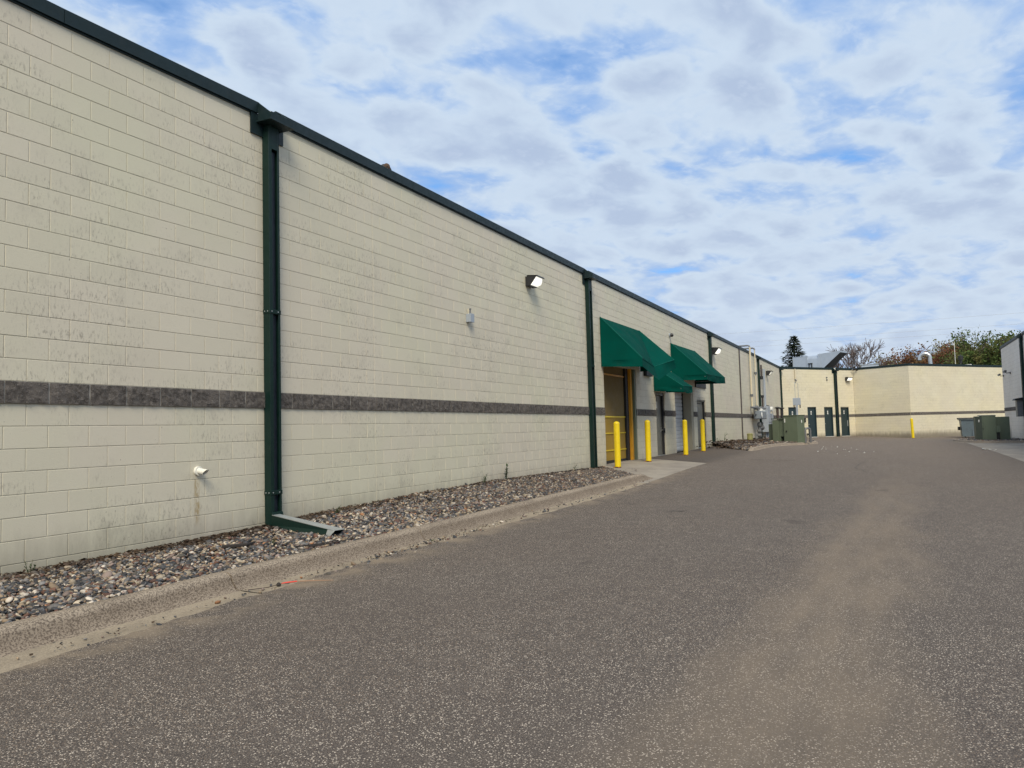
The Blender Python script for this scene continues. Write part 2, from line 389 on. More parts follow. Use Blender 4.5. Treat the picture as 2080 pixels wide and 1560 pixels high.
def mat_asphalt():
    m, t, bs, P = material('worn_asphalt')
    x, y, z = t.sep(P)
    v = t.new('ShaderNodeTexVoronoi'); t.put(v.inputs['Vector'], t.scale(P, (1, 1, .2))); v.inputs['Scale'].default_value = 150
    rv = t.sep(v.outputs['Color'])
    stone = t.mix(rv[1], (.100, .087, .077), (.185, .160, .138))
    stone = t.mix(t.math('MULTIPLY', t.step(rv[0], .84, .90), t.lin(t.noise(P, 5, 4, .65), .35, .65, .35, 1.)), stone, (.64, .57, .48))
    stone = t.mix(t.step(rv[2], .90, .93), stone, (.26, .20, .15))
    gap = t.step(v.outputs['Distance'], .42, .62)
    c = t.mix(t.math('MULTIPLY', gap, .9), stone, (.045, .040, .038))
    # coarser sparse bright chips
    v2 = t.new('ShaderNodeTexVoronoi'); t.put(v2.inputs['Vector'], t.scale(P, (1, 1, .2))); v2.inputs['Scale'].default_value = 85
    r2 = t.sep(v2.outputs['Color'])
    c = t.mix(t.math('MULTIPLY', t.step(r2[0], .85, .87), t.step(v2.outputs['Distance'], .36, .28)), c, (.68, .61, .52))
    blot = t.noise(P, .45, 5, .6); blot2 = t.noise(P, 2.6, 5, .65)
    c = t.mix(t.lin(blot, .3, .7, .0, .34), c, (.098, .083, .073))
    c = t.mix(t.math('MULTIPLY', t.step(blot2, .52, .75), .22), c, (.20, .175, .15))
    # tan silt left along the low line of the drive
    wob = t.math('MULTIPLY', t.math('SUBTRACT', t.noise(t.scale(P, (.35, 1, 1)), 1.2, 4, .6), .5), 1.1)
    yy = t.math('ADD', y, t.math('ADD', t.math('MULTIPLY', x, .045), wob))
    band = t.step(t.math('ABSOLUTE', t.math('SUBTRACT', yy, .70)), .72, .16)
    fade = t.math('MULTIPLY', t.step(x, 27., 6.), t.lin(t.noise(t.scale(P, (.5, 2.6, 1)), 1.6, 5, .6), .32, .62, .45, 1.))
    silt = t.math('MULTIPLY', band, fade)
    silt = t.math('MULTIPLY', silt, t.lin(gap, 0, 1, .62, 1.))
    c = t.mix(t.math('MULTIPLY', silt, .62), c, (.245, .200, .148))
    dark = t.math('MULTIPLY', t.step(t.math('ABSOLUTE', t.math('SUBTRACT', yy, .55)), .22, .05), t.step(t.noise(t.scale(P, (.6, 2, 1)), 1.5, 4), .5, .62))
    c = t.mix(t.math('MULTIPLY', dark, t.math('MULTIPLY', fade, .35)), c, (.10, .085, .07))
    # newer, darker patch by the doors
    pm = t.math('MULTIPLY', t.step(t.math('ADD', x, t.math('MULTIPLY', y, -.35)), 20.2, 21.2), t.math('MULTIPLY', t.step(y, 4.3, 5.2), t.step(x, 37, 33)))
    c = t.mix(t.math('MULTIPLY', pm, .85), c, (.052, .048, .047))
    # worn wheel paths a little paler, far drive browner
    c = t.mix(t.math('MULTIPLY', t.step(x, 8, 40), .45), c, (.205, .170, .138))
    edge = t.math('MULTIPLY', t.step(y, 4.25, 4.85), t.math('MULTIPLY', t.step(x, 22., 18.), t.step(blot2, .4, .62)))
    c = t.mix(t.math('MULTIPLY', edge, .75), c, (.26, .215, .16))
    oil = t.math('MULTIPLY', t.step(t.noise(P, 1.15, 4, .55), .66, .72), t.step(y, 5., 3.))
    c = t.mix(t.math('MULTIPLY', oil, .35), c, (.045, .038, .034))
    c = t.mix(1.0, c, (1.04, 1.0, .965), "MULTIPLY")
    t.put(bs.inputs['Base Color'], c); bs.inputs['Roughness'].default_value = .93; bs.inputs['Specular IOR Level'].default_value = .25
    hh = t.math('SUBTRACT', t.math('MULTIPLY', rv[1], .4), t.math('MULTIPLY', v.outputs['Distance'], .9))
    bump(t, bs, hh, .55, .006)
    return m
M_ASPH = mat_asphalt()

def mat_concrete(name, a, b, dark, sc=1., agg=.6, wear_shade=None):
    m, t, bs, P = material(name)
    n = t.noise(P, 1.7 * sc, 6, .65); f = t.noise(P, 130, 3, .7); f2 = t.noise(P, 75, 3, .7)
    c = t.mix(t.step(n, .35, .68), a, b)
    c = t.mix(t.math('MULTIPLY', t.step(f2, .47, .57), agg), c, dark)
    c = t.mix(t.math('MULTIPLY', t.step(f, .60, .68), agg * .7), c, tuple(min(1, v * 1.5) for v in a))
    if wear_shade:      # bare stones and road grime on the face, plus its upright shade painted in
        wa = t.new('ShaderNodeVertexColor'); wa.layer_name = 'wear_shade'
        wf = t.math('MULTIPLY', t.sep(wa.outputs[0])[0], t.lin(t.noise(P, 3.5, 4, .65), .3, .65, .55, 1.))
        c = t.mix(wf, c, t.mix(t.step(f2, .42, .60), wear_shade[0], wear_shade[1]))
    t.put(bs.inputs['Base Color'], c); bs.inputs['Roughness'].default_value = .95; bs.inputs['Specular IOR Level'].default_value = .15
    bump(t, bs, t.math('ADD', f2, f), .5, .008)
    return m
M_KERB = mat_concrete('kerb_concrete', (.40, .335, .262), (.29, .24, .188), (.085, .068, .055), agg=.8, wear_shade=((.265, .215, .165), (.115, .09, .07)))
M_GUTTER = mat_concrete('gutter_concrete', (.37, .31, .232), (.26, .218, .165), (.17, .142, .11), agg=.45)
M_APRON = mat_concrete('apron_concrete', (.34, .305, .255), (.25, .22, .19), (.17, .15, .125), .6, agg=.25)
M_SOIL = mat_concrete('dark_soil', (.055, .045, .036), (.08, .066, .052), (.03, .025, .02), 3, .6)
M_LAND = paint('grassy_ground', (.075, .085, .04), .95, 0, var=.4, vs=.2)

def mat_pebble():
    m, t, bs, P = material('river_pebbles')
    a = t.new('ShaderNodeVertexColor'); a.layer_name = 'tone'
    n = t.noise(P, 90, 4, .6)
    c = t.mix(t.lin(n, .3, .7, 0, .35), a.outputs[0], t.mix(1.0, a.outputs[0], (.55, .5, .5), 'MULTIPLY'))
    t.put(bs.inputs['Base Color'], c); bs.inputs['Roughness'].default_value = .7; bs.inputs['Specular IOR Level'].default_value = .3
    return m
M_PEB = mat_pebble()


# ------------------------------------------------------------------ ground
def grid_mesh(name, xs, ylo, yhi, ny, zf, mat, kind_label, dz=0., yw=None):
    V = []; n = len(xs)
    for x, a, b in zip(xs, ylo, yhi):
        for k in range(ny):
            s = k / (ny - 1); V.append((x, a + (b - a) * (s if yw is None else s ** yw)))
    V = np.array(V); Z = zf(V[:, 0], V[:, 1]) + dz + ZO
    fs = [(i * ny + k, (i + 1) * ny + k, (i + 1) * ny + k + 1, i * ny + k + 1) for i in range(n - 1) for k in range(ny - 1)]
    me = bpy.data.meshes.new(name); me.from_pydata(np.c_[V, Z].tolist(), [], fs); me.update(); me.materials.append(mat)
    me.polygons.foreach_set('use_smooth', [True] * len(fs))
    return struct(link(name, me), kind_label)

mb = MB(); S = 1500.
mb.poly((-S, -S, -1.75), (S, -S, -1.75), (S, S, -1.75), (-S, S, -1.75))
struct(mb.build('ground', M_LAND, fix=False), 'flat grassy land round the buildings')

def asph_edge(x):
    """left edge of the asphalt: ragged over the gutter, then the apron, then up to the wall"""
    base = np.interp(x, [-14, 2, 5, 7, 9, 11, 16.6, 22.37, 23.75, 24.1, 24.2, 80], [4.55, 4.67, 4.84, 4.87, 4.81, 4.74, 4.77, 4.74, 6.77, 7.0, 7.04, 7.04])
    return base
xs = np.unique(np.r_[np.arange(-14, 1, .5), np.arange(1, 14, .03), np.arange(14, 24.3, .06), np.arange(24.3, 84.1, .6)])
rag = np.array([(mnoise.noise(Vector((x * 2.1, 3.3, 0))) * .05 + mnoise.noise(Vector((x * 9, 1.3, 0))) * .028 + mnoise.noise(Vector((x * 24, 7.7, 0))) * .012) for x in xs]) * (xs < 16.8)
grid_mesh('asphalt_drive', xs, np.full(len(xs), -16.), asph_edge(xs) + rag, 44, G, M_ASPH, 'worn speckled asphalt drive between the buildings', dz=.008, yw=.6)

drive = bpy.data.objects['asphalt_drive']
def crack(pts, wd, seed, lift=.0125):
    P = [Vector(p) for p in pts]; L = []; R = []; rn = random.Random(seed)
    n = 26
    for k in range(n + 1):
        s_ = k / n * (len(P) - 1); i_ = min(int(s_), len(P) - 2); q = P[i_].lerp(P[i_ + 1], s_ - i_)
        d_ = (P[i_ + 1] - P[i_]).normalized(); nr = Vector((-d_.y, d_.x))
        q = q + nr * (mnoise.noise(Vector((k * .45, seed, 0))) * wd * 5 + rn.uniform(-.3, .3) * wd)
        h_ = wd * rn.uniform(.25, 1.) * min(1, 5 * min(k, n - k) / n + .1)
        L.append((*(q + nr * h_)[:2], g(*q) + lift)); R.append((*(q - nr * h_)[:2], g(*q) + lift))
    m = MB(); m.add(L + R, [(k, k + 1, n + 2 + k, n + 1 + k) for k in range(n)])
    m.build('crack', M_CRACK, drive, fix=False)
M_CRACK = paint('crack_filler', (.028, .025, .024), .9, 0, var=.3, vs=10)
for pts, wd, sd in (([(24.95, 4.0), (24.75, 3.4), (25.1, 2.4)], .05, 1), ([(32.4, 1.3), (32.2, .3)], .07, 2), ([(33.9, -.9), (33.6, -1.9)], .06, 3), ([(29.5, 2.9), (31.5, 1.9), (33.5, 1.3)], .02, 4),
                    ([(11.6, 3.1), (11.75, 2.8)], .03, 5), ([(20, .4), (22.5, .9), (26, .7)], .012, 8)): crack(pts, wd, sd)

# kerbs: a swept profile, in cast lengths with an open joint between each pair
def kerb_prof(h=.145, gut=.62):
    p = [(-.02, -.25), (-.02, h - .01), (-.01, h)]
    p += [(.09, h + .002)]
    for k in range(1, 6):
        a = math.pi / 2 * (1 - k / 5.); p.append((.09 + .065 * math.cos(a) * 1.0, h - .065 + .065 * math.sin(a)))
    p += [(.19, .035), (.205, .014), (.235, .003), (.26, .001)]
    return p, [(.26, .001), (.40, -.004), (.26 + gut, .0)]
def kerb(name, label, path, cuts, h=.145, gut=.55, taper=(0, 0), side=-1, worn=1.):  # worn scales the face's grime and painted shade together
    """path: list of (x, y) of the kerb back; side=-1 puts the road on the right-hand side of the path direction"""
    P = [Vector((a, b)) for a, b in path]
    L = [0.]
    for a, b in zip(P, P[1:]): L.append(L[-1] + (b - a).length)
    def at(s):
        i = max(0, min(len(P) - 2, np.searchsorted(L, s, side='right') - 1))
        f = (s - L[i]) / (L[i + 1] - L[i]); q = P[i].lerp(P[i + 1], f)
        def tan(j): return ((P[min(j + 1, len(P) - 1)] - P[max(j - 1, 0)])).normalized()
        t = tan(i).lerp(tan(i + 1), f).normalized()
        return q, Vector((t.y, -t.x)) * (-side)
    root = thing(name, label, 'kerb', (path[0][0], path[0][1], g(*path[0])))
    root['kind'] = 'structure'; del root['category']
    cuts = [0.] + list(cuts) + [L[-1]]
    for a, b in zip(cuts, cuts[1:]):
        a2, b2 = a + .010, b - .010; n = max(2, int((b2 - a2) / .18))
        top, gutp = kerb_prof(h, gut)
        m1 = MB(); m2 = MB(); R1 = []; R2 = []
        for i in range(n + 1):
            s = a2 + (b2 - a2) * i / n; q, nr = at(s); z = g(q.x + nr.x * .3, q.y + nr.y * .3)
            tp = 1.
            if taper[0] and s < taper[0]: tp = max(.04, s / taper[0])
            if taper[1] and L[-1] - s < taper[1]: tp = max(.04, (L[-1] - s) / taper[1])
            tp = tp * tp * (3 - 2 * tp)
            wv = mnoise.noise(Vector((s * .9, q.y, 1.))) * .012; ww = mnoise.noise(Vector((s * 5, q.y, 4.))) * .004
            R1.append([(q.x + nr.x * (o + wv), q.y + nr.y * (o + wv), z + (w_ * tp if w_ > 0 else w_) + (ww if w_ > .05 else 0)) for o, w_ in top])
            R2.append([(q.x + nr.x * (o + wv), q.y + nr.y * (o + wv), float(G(q.x + nr.x * o, q.y + nr.y * o)) + w_) for o, w_ in gutp])
        for m_, R in ((m1, R1), (m2, R2)):
            k = len(R[0]); m_.add([p for r in R for p in r], [(i * k + j, i * k + j + 1, (i + 1) * k + j + 1, (i + 1) * k + j) for i in range(n) for j in range(k - 1)])
        k = len(R1[0]); m1.f.append(tuple(range(k))); m1.f.append(tuple(reversed(range(n * k, n * k + k))))
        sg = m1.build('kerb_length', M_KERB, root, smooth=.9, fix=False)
        wv_ = [0, 0, 0, .05, .12, .3, .6, .85, 1, 1, .9, .7, .25][:k]; wv_ += [.25] * (k - len(wv_))  # darkest on the upright face: exposed stones plus painted shade
        at_ = sg.data.color_attributes.new('wear_shade', 'FLOAT_COLOR', 'POINT'); at_.data.foreach_set('color', [q for _ in range(n + 1) for w_ in wv_ for q in (w_ * worn, w_ * worn, w_ * worn, 1.)])
        m2.build('gutter_pan', M_GUTTER, root, smooth=.9, fix=False)
    return root
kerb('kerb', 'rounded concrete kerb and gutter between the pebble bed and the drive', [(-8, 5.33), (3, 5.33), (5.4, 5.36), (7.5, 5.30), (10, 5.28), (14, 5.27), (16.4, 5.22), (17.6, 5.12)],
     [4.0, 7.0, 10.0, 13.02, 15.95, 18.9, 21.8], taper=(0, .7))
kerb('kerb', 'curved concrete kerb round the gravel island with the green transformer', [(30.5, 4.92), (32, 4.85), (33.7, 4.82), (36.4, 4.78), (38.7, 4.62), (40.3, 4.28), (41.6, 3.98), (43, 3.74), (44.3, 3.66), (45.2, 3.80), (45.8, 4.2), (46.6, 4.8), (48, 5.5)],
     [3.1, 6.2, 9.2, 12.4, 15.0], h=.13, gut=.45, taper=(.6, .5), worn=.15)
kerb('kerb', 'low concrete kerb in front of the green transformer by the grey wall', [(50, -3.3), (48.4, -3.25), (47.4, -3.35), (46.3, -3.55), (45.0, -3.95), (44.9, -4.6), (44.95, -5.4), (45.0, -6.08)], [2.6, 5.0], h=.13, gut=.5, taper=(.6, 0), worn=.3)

# concrete apron at the doors and slab along the right-hand building
mb = MB(); nx, ny = 26, 14; xs_ = np.linspace(16.3, 24.3, nx)
V = []
for x in xs_:
    y0 = min(float(asph_edge(np.array(x))) - .22, 7.4); y1 = 7.45 if x > 19.7 else 7.05
    for k in range(ny): yv = y0 + (y1 - y0) * k / (ny - 1); V.append((x, yv, g(x, min(yv, 7.02)) + .002))
mb.add(V, [(i * ny + k, (i + 1) * ny + k, (i + 1) * ny + k + 1, i * ny + k + 1) for i in range(nx - 1) for k in range(ny - 1)])
struct(mb.build('concrete_apron', M_APRON, fix=False, smooth=4), 'pale concrete apron in front of the yellow door')
mb = MB(); nx, ny = 40, 8; V = []
for x in np.linspace(12, 46.5, nx):
    for k in range(ny): yv = -3.45 - 2.7 * k / (ny - 1); V.append((x, yv, g(x, yv) + .013))
mb.add(V, [(i * ny + k, i * ny + k + 1, (i + 1) * ny + k + 1, (i + 1) * ny + k) for i in range(nx - 1) for k in range(ny - 1)])
struct(mb.build('concrete_slab', M_APRON, fix=False, smooth=4), 'concrete slab along the foot of the grey wall')


# ------------------------------------------------------------------ buildings
RH, BL = .2032, .4064
A0 = Vector((59.35, 7.02)); A1 = Vector((65.76, 2.37)); C1 = Vector((63.72, -1.43)); D1 = Vector((72.29, -8.14))
def frame_from(a, b):
    u = (b - a).normalized(); v = Vector((u.y, -u.x))          # right-hand side of the walking direction = outside
    return Frame(a, u, v), (b - a).length
FM = Frame((0, 7.02), (1, 0), (0, -1))
FA, LA = frame_from(A0, A1); FB, LB = frame_from(A1, C1); FD, LD = frame_from(C1, D1)
FR = Frame((0, -6.12), (1, 0), (0, 1))
def cop_top(x): return float(np.interp(x, [4.3, 7.2, 10, 19, 34, 59], [4.19, 4.24, 4.225, 4.19, 4.18, 4.145]))

# one block: chamfered front, sides running back into the joint
def block_geo(u0, u1, z0, z1, f=0.0, ch=.0025, back=-.012):
    vs = [(u0, back, z0), (u1, back, z0), (u1, back, z1), (u0, back, z1),
          (u0, f - ch, z0), (u1, f - ch, z0), (u1, f - ch, z1), (u0, f - ch, z1),
          (u0 + ch, f, z0 + ch), (u1 - ch, f, z0 + ch), (u1 - ch, f, z1 - ch), (u0 + ch, f, z1 - ch)]
    fs = [(8, 9, 10, 11)]
    for a in (0, 4):
        for i in range(4): fs.append((a + i, a + (i + 1) % 4, a + 4 + (i + 1) % 4, a + 4 + i))
    return vs, fs
def split_geo(u0, u1, z0, z1, seed, nu=8, nz=5):
    """split-face block: a rough front whose broken edges stand clear of the joint all round"""
    vs = []; n = nu + 3; rn = random.Random(seed)
    for j in range(nz + 3):
        for i in range(nu + 3):
            rim = i in (0, nu + 2) or j in (0, nz + 2)
            a = min(max(i - 1, 0), nu) / nu; b = min(max(j - 1, 0), nz) / nz
            if 0 < a < 1: a += rn.uniform(-.035, .035)
            if 0 < b < 1: b += rn.uniform(-.05, .05)
            e = (a in (0, 1)) or (b in (0, 1))
            d_ = .003 if rim else .015 + .016 * (.5 + .5 * mnoise.noise(Vector((a * 4 + seed * 7.1, b * 2.4, seed)))) + rn.uniform(-.005, .005) - (.003 if e else 0)
            vs.append((u0 + (u1 - u0) * a, d_, z0 + (z1 - z0) * b))
    fs = [(j * n + i, j * n + i + 1, (j + 1) * n + i + 1, (j + 1) * n + i) for j in range(nz + 2) for i in range(nu + 2)]
    return vs, fs

def block_list(u_lo, u_hi, r_lo, r_hi, t0, openings, cuts=()):
    out = []
    for r in range(r_lo, r_hi):
        z0 = Z_BAND + r * RH; z1 = z0 + RH
        off = t0 + (.5 * BL if r % 2 else 0)
        i0 = math.floor((u_lo - off) / BL); i1 = math.ceil((u_hi - off) / BL)
        for i in range(i0, i1):
            segs = [(max(u_lo, off + i * BL), min(u_hi, off + (i + 1) * BL))]
            for (a, b, oz0, oz1) in list(openings) + [(c, c, -9, 9) for c in cuts]:
                if oz1 <= z0 + .05 or oz0 >= z1 - .05: continue
                ns = []
                for s0, s1 in segs:
                    if b <= s0 or a >= s1: ns.append((s0, s1)); continue
                    if a - s0 > .04: ns.append((s0, a))
                    if s1 - b > .04: ns.append((b, s1))
                segs = ns
            for s0, s1 in segs:
                if s1 - s0 > .05: out.append((r, s0, s1, z0, z1))
    return out

J = .0036
def add_blocks(root, fr, blocks, mat, singles=0, bandsingles=0, score=None, mat_s=None):
    """the blocks that show largest become parts of their own, sharing meshes; the rest are one joined part"""
    plain = [b for b in blocks if b[0] != 0]; band = [b for b in blocks if b[0] == 0]
    protos = {}
    def proto(kind, wd, k):
        key = (kind, round(wd, 3), k)
        if key not in protos:
            m = MB(Frame((0, 0), fr.u, fr.v))
            if kind == 'b': m.add(*block_geo(J, wd - J, J, RH - J, f=random.uniform(-.0008, .0008)))
            else: m.add(*split_geo(.0105, wd - .0105, .005, RH - .005, len(protos) + 1))
            me = bpy.data.meshes.new('block'); me.from_pydata(m.v, [], m.f); me.update(); me.materials.append(mat if kind == 'b' else (mat_s or M_SPLIT))
            
            protos[key] = me
        return protos[key]
    for lst, kind, n, nm in ((plain, 'b', singles, 'block'), (band, 's', bandsingles, 'split_face_block')):
        if score: lst = sorted(lst, key=lambda b: -score(b))
        for j, b in enumerate(lst[:n]):
            r, s0, s1, z0, z1 = b
            p = fr.p(s0, 0, z0) + Vector((0, 0, ZO)) - WLOC[root.name]
            link(nm, proto(kind, s1 - s0, j % 5), root, loc=p)
        rest = lst[n:]
        if rest:
            m = MB(fr)
            for r, s0, s1, z0, z1 in rest:
                if kind == 'b': m.add(*block_geo(s0 + J, s1 - J, z0 + J, z1 - J, f=random.uniform(-.0008, .0008)))
                else: m.add(*split_geo(s0 + .004, s1 - .004, z0 + .004, z1 - .004, int(s0 * 50), 3, 2))
            o = m.build(nm, mat if kind == 'b' else (mat_s or M_SPLIT), root, fix=False, kind='stuff')

def wall_body(name, root, fr, u0, u1, z0, z1, openings, mat, depth=.42, front=-.0042):
    """the wall behind the block faces: plain strips round the openings"""
    m = MB(fr); ed = sorted({u0, u1, *[a for o in openings for a in o[:2]]})
    for a, b in zip(ed, ed[1:]):
        mid_ = (a + b) / 2; z = z0
        for o in sorted([o for o in openings if o[0] < mid_ < o[1]], key=lambda o: o[2]):
            if o[2] > z: m.box(a, b, -depth, front, z, o[2])
            z = o[3]
        if z < z1: m.box(a, b, -depth, front, z, z1)
    return m.build(name, mat, root)
def band_mortar(root, fr, u0, u1, openings):
    m = MB(fr); ed = sorted({u0, u1, *[a for o in openings for a in o[:2]]})
    for a, b in zip(ed, ed[1:]):
        if not any(o[0] < (a + b) / 2 < o[1] and o[2] < .4 < o[3] for o in openings): m.box(a, b, -.1, .0105, Z_BAND + .002, Z_BAND + RH - .002)
    return m.build('band_mortar', M_MORTAR, root)
def copings(root, fr, u0, u1, top, gaps=(), step=3.05, start=0.):
    """metal coping in lengths, left open at each scupper"""
    ed = [u0]; x = u0 + start
    while x < u1 - .3:
        if x > u0 + .3: ed.append(x)
        x += step
    ed.append(u1)
    pieces = []
    for a, b in zip(ed, ed[1:]):
        segs = [(a, b)]
        for ga, gb in gaps:
            ns = []
            for s0, s1 in segs:
                if gb <= s0 or ga >= s1: ns.append((s0, s1)); continue
                if ga - s0 > .02: ns.append((s0, ga))
                if s1 - gb > .02: ns.append((gb, s1))
            segs = ns
        pieces += segs
    for a, b in pieces:
        m = MB(fr); P_ = []
        for u in (a + .003, b - .003):
            tz = top(u); P_.append([(u, .012, tz - .135), (u, .036, tz - .142), (u, .040, tz - .004), (u, .030, tz + .004), (u, -.40, tz - .03), (u, -.42, tz - .16), (u, .012, tz - .16)])
        n = 7
        m.add(P_[0] + P_[1], [(i, (i + 1) % n, n + (i + 1) % n, n + i) for i in range(n)] + [tuple(reversed(range(n))), tuple(range(n, 2 * n))])
        m.build('coping', M_GREEN, root)

SPOUTS = [7.40, 19.05, 34.42, 48.45, 59.15]
OPEN_M = [(20.20, 23.20, -1.6, 1.80), (25.42, 26.50, -1.6, 1.16), (28.0, 30.95, -1.6, 1.30), (31.58, 33.22, -1.6, 1.06)]
main = thing('commercial_building', 'long cream concrete block building with dark green coping and grey stone stripe', 'building', (0, 7.02, -1.2))
wall_body('wall', main, FM, -12, 59.35, -1.9, 4.08, OPEN_M, M_JOINT)
band_mortar(main, FM, -12, 59.3, OPEN_M)
def score_main(b):
    r, s0, s1, z0, z1 = b; q = Vector(((s0 + s1) / 2, 7.02, (z0 + z1) / 2))
    Z = q.dot(FW); X = q.dot(RT) / Z * F_PX + 1040; Y = 780 - q.dot(UP) / Z * F_PX
    if not (-40 < X < 2080 and -30 < Y < 1560) or z1 < -1.1 or z0 > 4.05: return -1
    return (s1 - s0) / Z ** 3
BM = block_list(-12, 59.33, -9, 18, 4.144, OPEN_M, cuts=(9.63, 42.1))
OPEN_A = [(.66, 1.65, -1.6, 1.16), (2.66, 3.60, -1.6, 1.16), (4.46, 5.41, -1.6, 1.14), (6.29, 7.22, -1.6, 1.12)]
add_blocks(main, FM, BM, M_WALL, 300, 62, score_main)
for fr, L, op in ((FA, LA, OPEN_A), (FB, LB, []), (FD, LD + .5, [])):
    wall_body('wall', main, fr, 0, L, -1.9, 4.08, op, M_JOINT2)
    band_mortar(main, fr, 0.02, L - .02, op)
# the far walls: all their blocks in one joined part
mfar = MB(); sfar = MB()
for fr, L, op in ((FA, LA, OPEN_A), (FB, LB, []), (FD, LD + .5, [])):
    mfar.fr = sfar.fr = fr
    for r, s0, s1, z0, z1 in block_list(.01, L - .01, -9, 18, .1, op):
        if r: mfar.add(*block_geo(s0 + J, s1 - J, z0 + J, z1 - J))
        else: sfar.add(*split_geo(s0 + .004, s1 - .004, z0 + .004, z1 - .004, int(s0 * 50) + int(L * 10), 3, 2))
mfar.build('block', M_WALL2, main, fix=False, kind='stuff'); sfar.build('split_face_block', M_SPLIT, main, fix=False, kind='stuff')
copings(main, FM, -12, 59.5, cop_top, [(s - .174, s + .125) for s in SPOUTS[:4]], start=1.4)
copings(main, FA, -.1, LA, lambda u: 4.15, [(5.65, 5.95)], start=2.2); copings(main, FB, 0.05, LB + .04, lambda u: 4.155, start=1.6); copings(main, FD, .04, LD + .6, lambda u: 4.155)
m = MB()
m.poly((-12, 7.3, 3.75), (59.2, 7.3, 3.75), (65.9, 2.6, 3.75), (64.1, -1.5, 3.75), (72.6, -8.0, 3.75), (84, 8, 3.75), (84, 34, 3.75), (-12, 34, 3.75)); m.build('roof', M_ROOF, main, fix=False)
m = MB(); m.box(-12.2, -12, 7.02, 34, -1.9, 4.1); m.box(-12, 84, 34, 34.2, -1.9, 4.1); m.build('rear_wall', M_JOINT, main)
m = MB(FM); m.box(41.98, 42.22, .002, .03, -1.15, 4.04); m.build('joint_cover', M_BROWN, main, label='brown metal strip over the joint of the long wall')

# doors of the long wall
d1 = MB(FM); d1.box(20.15, 22.62, -.25, -.22, .30, 1.80); door = d1.build('fabric_door', M_CURT, main, label='fabric roll-up door, brown above and amber below')
m = MB(FM); m.box(20.15, 22.62, -.245, -.215, -.93, .30); m.build('lower_curtain', M_CURTY, door)
m = MB(FM); m.box(20.15, 22.72, -.26, -.20, g(21.5, 7.02) - .02, -.93); m.build('bottom_seal', M_RUB, door)
for zz, hh in ((1.52, .045), (.30, .04), (-.17, .03), (-.66, .03)):
    m = MB(FM); m.box(20.15, 22.62, -.22, -.195, zz, zz + hh); m.build('stiffening_rib', M_YELD if zz > 1 else M_YEL, door)
m = MB(FM); m.box(22.62, 22.86, -.26, -.15, g(22.8, 7.02) - .02, 1.80); m.build('side_seal', M_RUB, main)
m = MB(FM); m.box(22.90, 23.04, -.20, -.08, g(23, 7.02), 1.80); m.build('door_post', M_YELD, main, bevel=.012)
m = MB(FM); m.box(23.06, 23.17, -.16, -.012, g(23, 7.02), 1.80); m.build('door_jamb', M_TRAN, main)
m = MB(FM); m.box(21.62, 21.86, -.214, -.205, -.90, -.68); lb = m.build('door_label', M_RUB, door)
m = MB(FM); m.box(21.66, 21.82, -.2048, -.2035, -.86, -.82); m.box(21.66, 21.82, -.2048, -.2035, -.78, -.75); m.build('label_print', M_PLATE, door)

d = MB(FM); d.box(25.50, 26.40, -.14, -.10, g(26, 7.02) + .03, 1.06); door = d.build('service_door', M_DOORG, main, bevel=.004)
m = MB(FM); m.box(25.435, 25.50, -.14, -.03, g(25.4, 7.02), 1.15); m.box(26.40, 26.485, -.14, -.03, g(26.4, 7.02), 1.15); m.box(25.50, 26.40, -.14, -.03, 1.065, 1.15); m.build('door_frame', M_DARK, main)
m = MB(FM); m.box(25.435, 26.48, -.16, .01, g(26, 7.02) - .05, g(26, 7.02) + .022); m.build('door_sill', M_ZINC, main)
m = MB(FM); m.box(25.75, 25.90, -.10, -.093, .62, .86); m.build('notice', M_PLATE, door)
m = MB(FM); m.cyl((26.30, -.10, -.12), (26.30, -.02, -.12), .022, 10); m.box(26.26, 26.34, -.10, -.085, -.2, -.02); m.build('handle', M_STEEL, door)
m = MB(FM); m.box(26.30, 26.46, -.04, .0, -.14, -.10); m.box(26.43, 26.47, -.05, .01, -.22, -.06); m.build('handle', M_RUB, door, label='black lever of the door latch')

zb = g(29.5, 7.02)
d = MB(FM); d.box(28.05, 30.55, -.40, -.375, zb, 1.29); door = d.build('roller_door', M_DOORW, main, label='white roller door of narrow horizontal slats')
zz = zb + .03
while zz < 1.25:
    m = MB(FM); m.extrude([(-.372, zz + .004), (-.352, zz + .02), (-.350, zz + .13), (-.372, zz + .150)], 28.06, 30.50); m.build('slat', M_DOORW, door); zz += .155
m = MB(FM); m.box(30.50, 30.60, -.40, -.33, zb, 1.29); m.build('door_track', M_RUB, main)
m = MB(FM); m.box(30.60, 30.944, -.40, -.012, zb - .05, 1.295); m.build('door_jamb', paint('jamb_plaster', (.36, .33, .25), .8, var=.08), main)  # jamb return in a duller plaster tone of its own

zb = g(32.5, 7.02)
d = MB(FM); d.box(31.66, 33.02, -.13, -.09, zb + .04, .90); door = d.build('steel_door', M_DOORG, main, bevel=.004)
m = MB(FM); m.box(31.66, 33.02, -.13, -.085, .925, 1.0); m.build('transom', M_DOORG, main)
m = MB(FM); m.box(31.59, 31.66, -.13, -.02, zb, 1.05); m.box(33.02, 33.12, -.13, -.02, zb, 1.05); m.box(31.66, 33.02, -.13, -.02, 1.0, 1.05); m.build('door_frame', M_DARK, main)
m = MB(FM); m.box(31.59, 33.2, -.15, .01, zb - .05, zb + .03); m.build('door_sill', M_ZINC, main)
m = MB(FM); m.box(31.92, 31.98, -.09, -.083, .52, .74); m.build('number_plate', M_PLATE, door)
m = MB(FM); m.cyl((31.80, -.09, -.18), (31.80, -.03, -.18), .025, 8); m.box(31.77, 31.92, -.045, -.03, -.20, -.16); m.build('handle', M_GREYP, door)

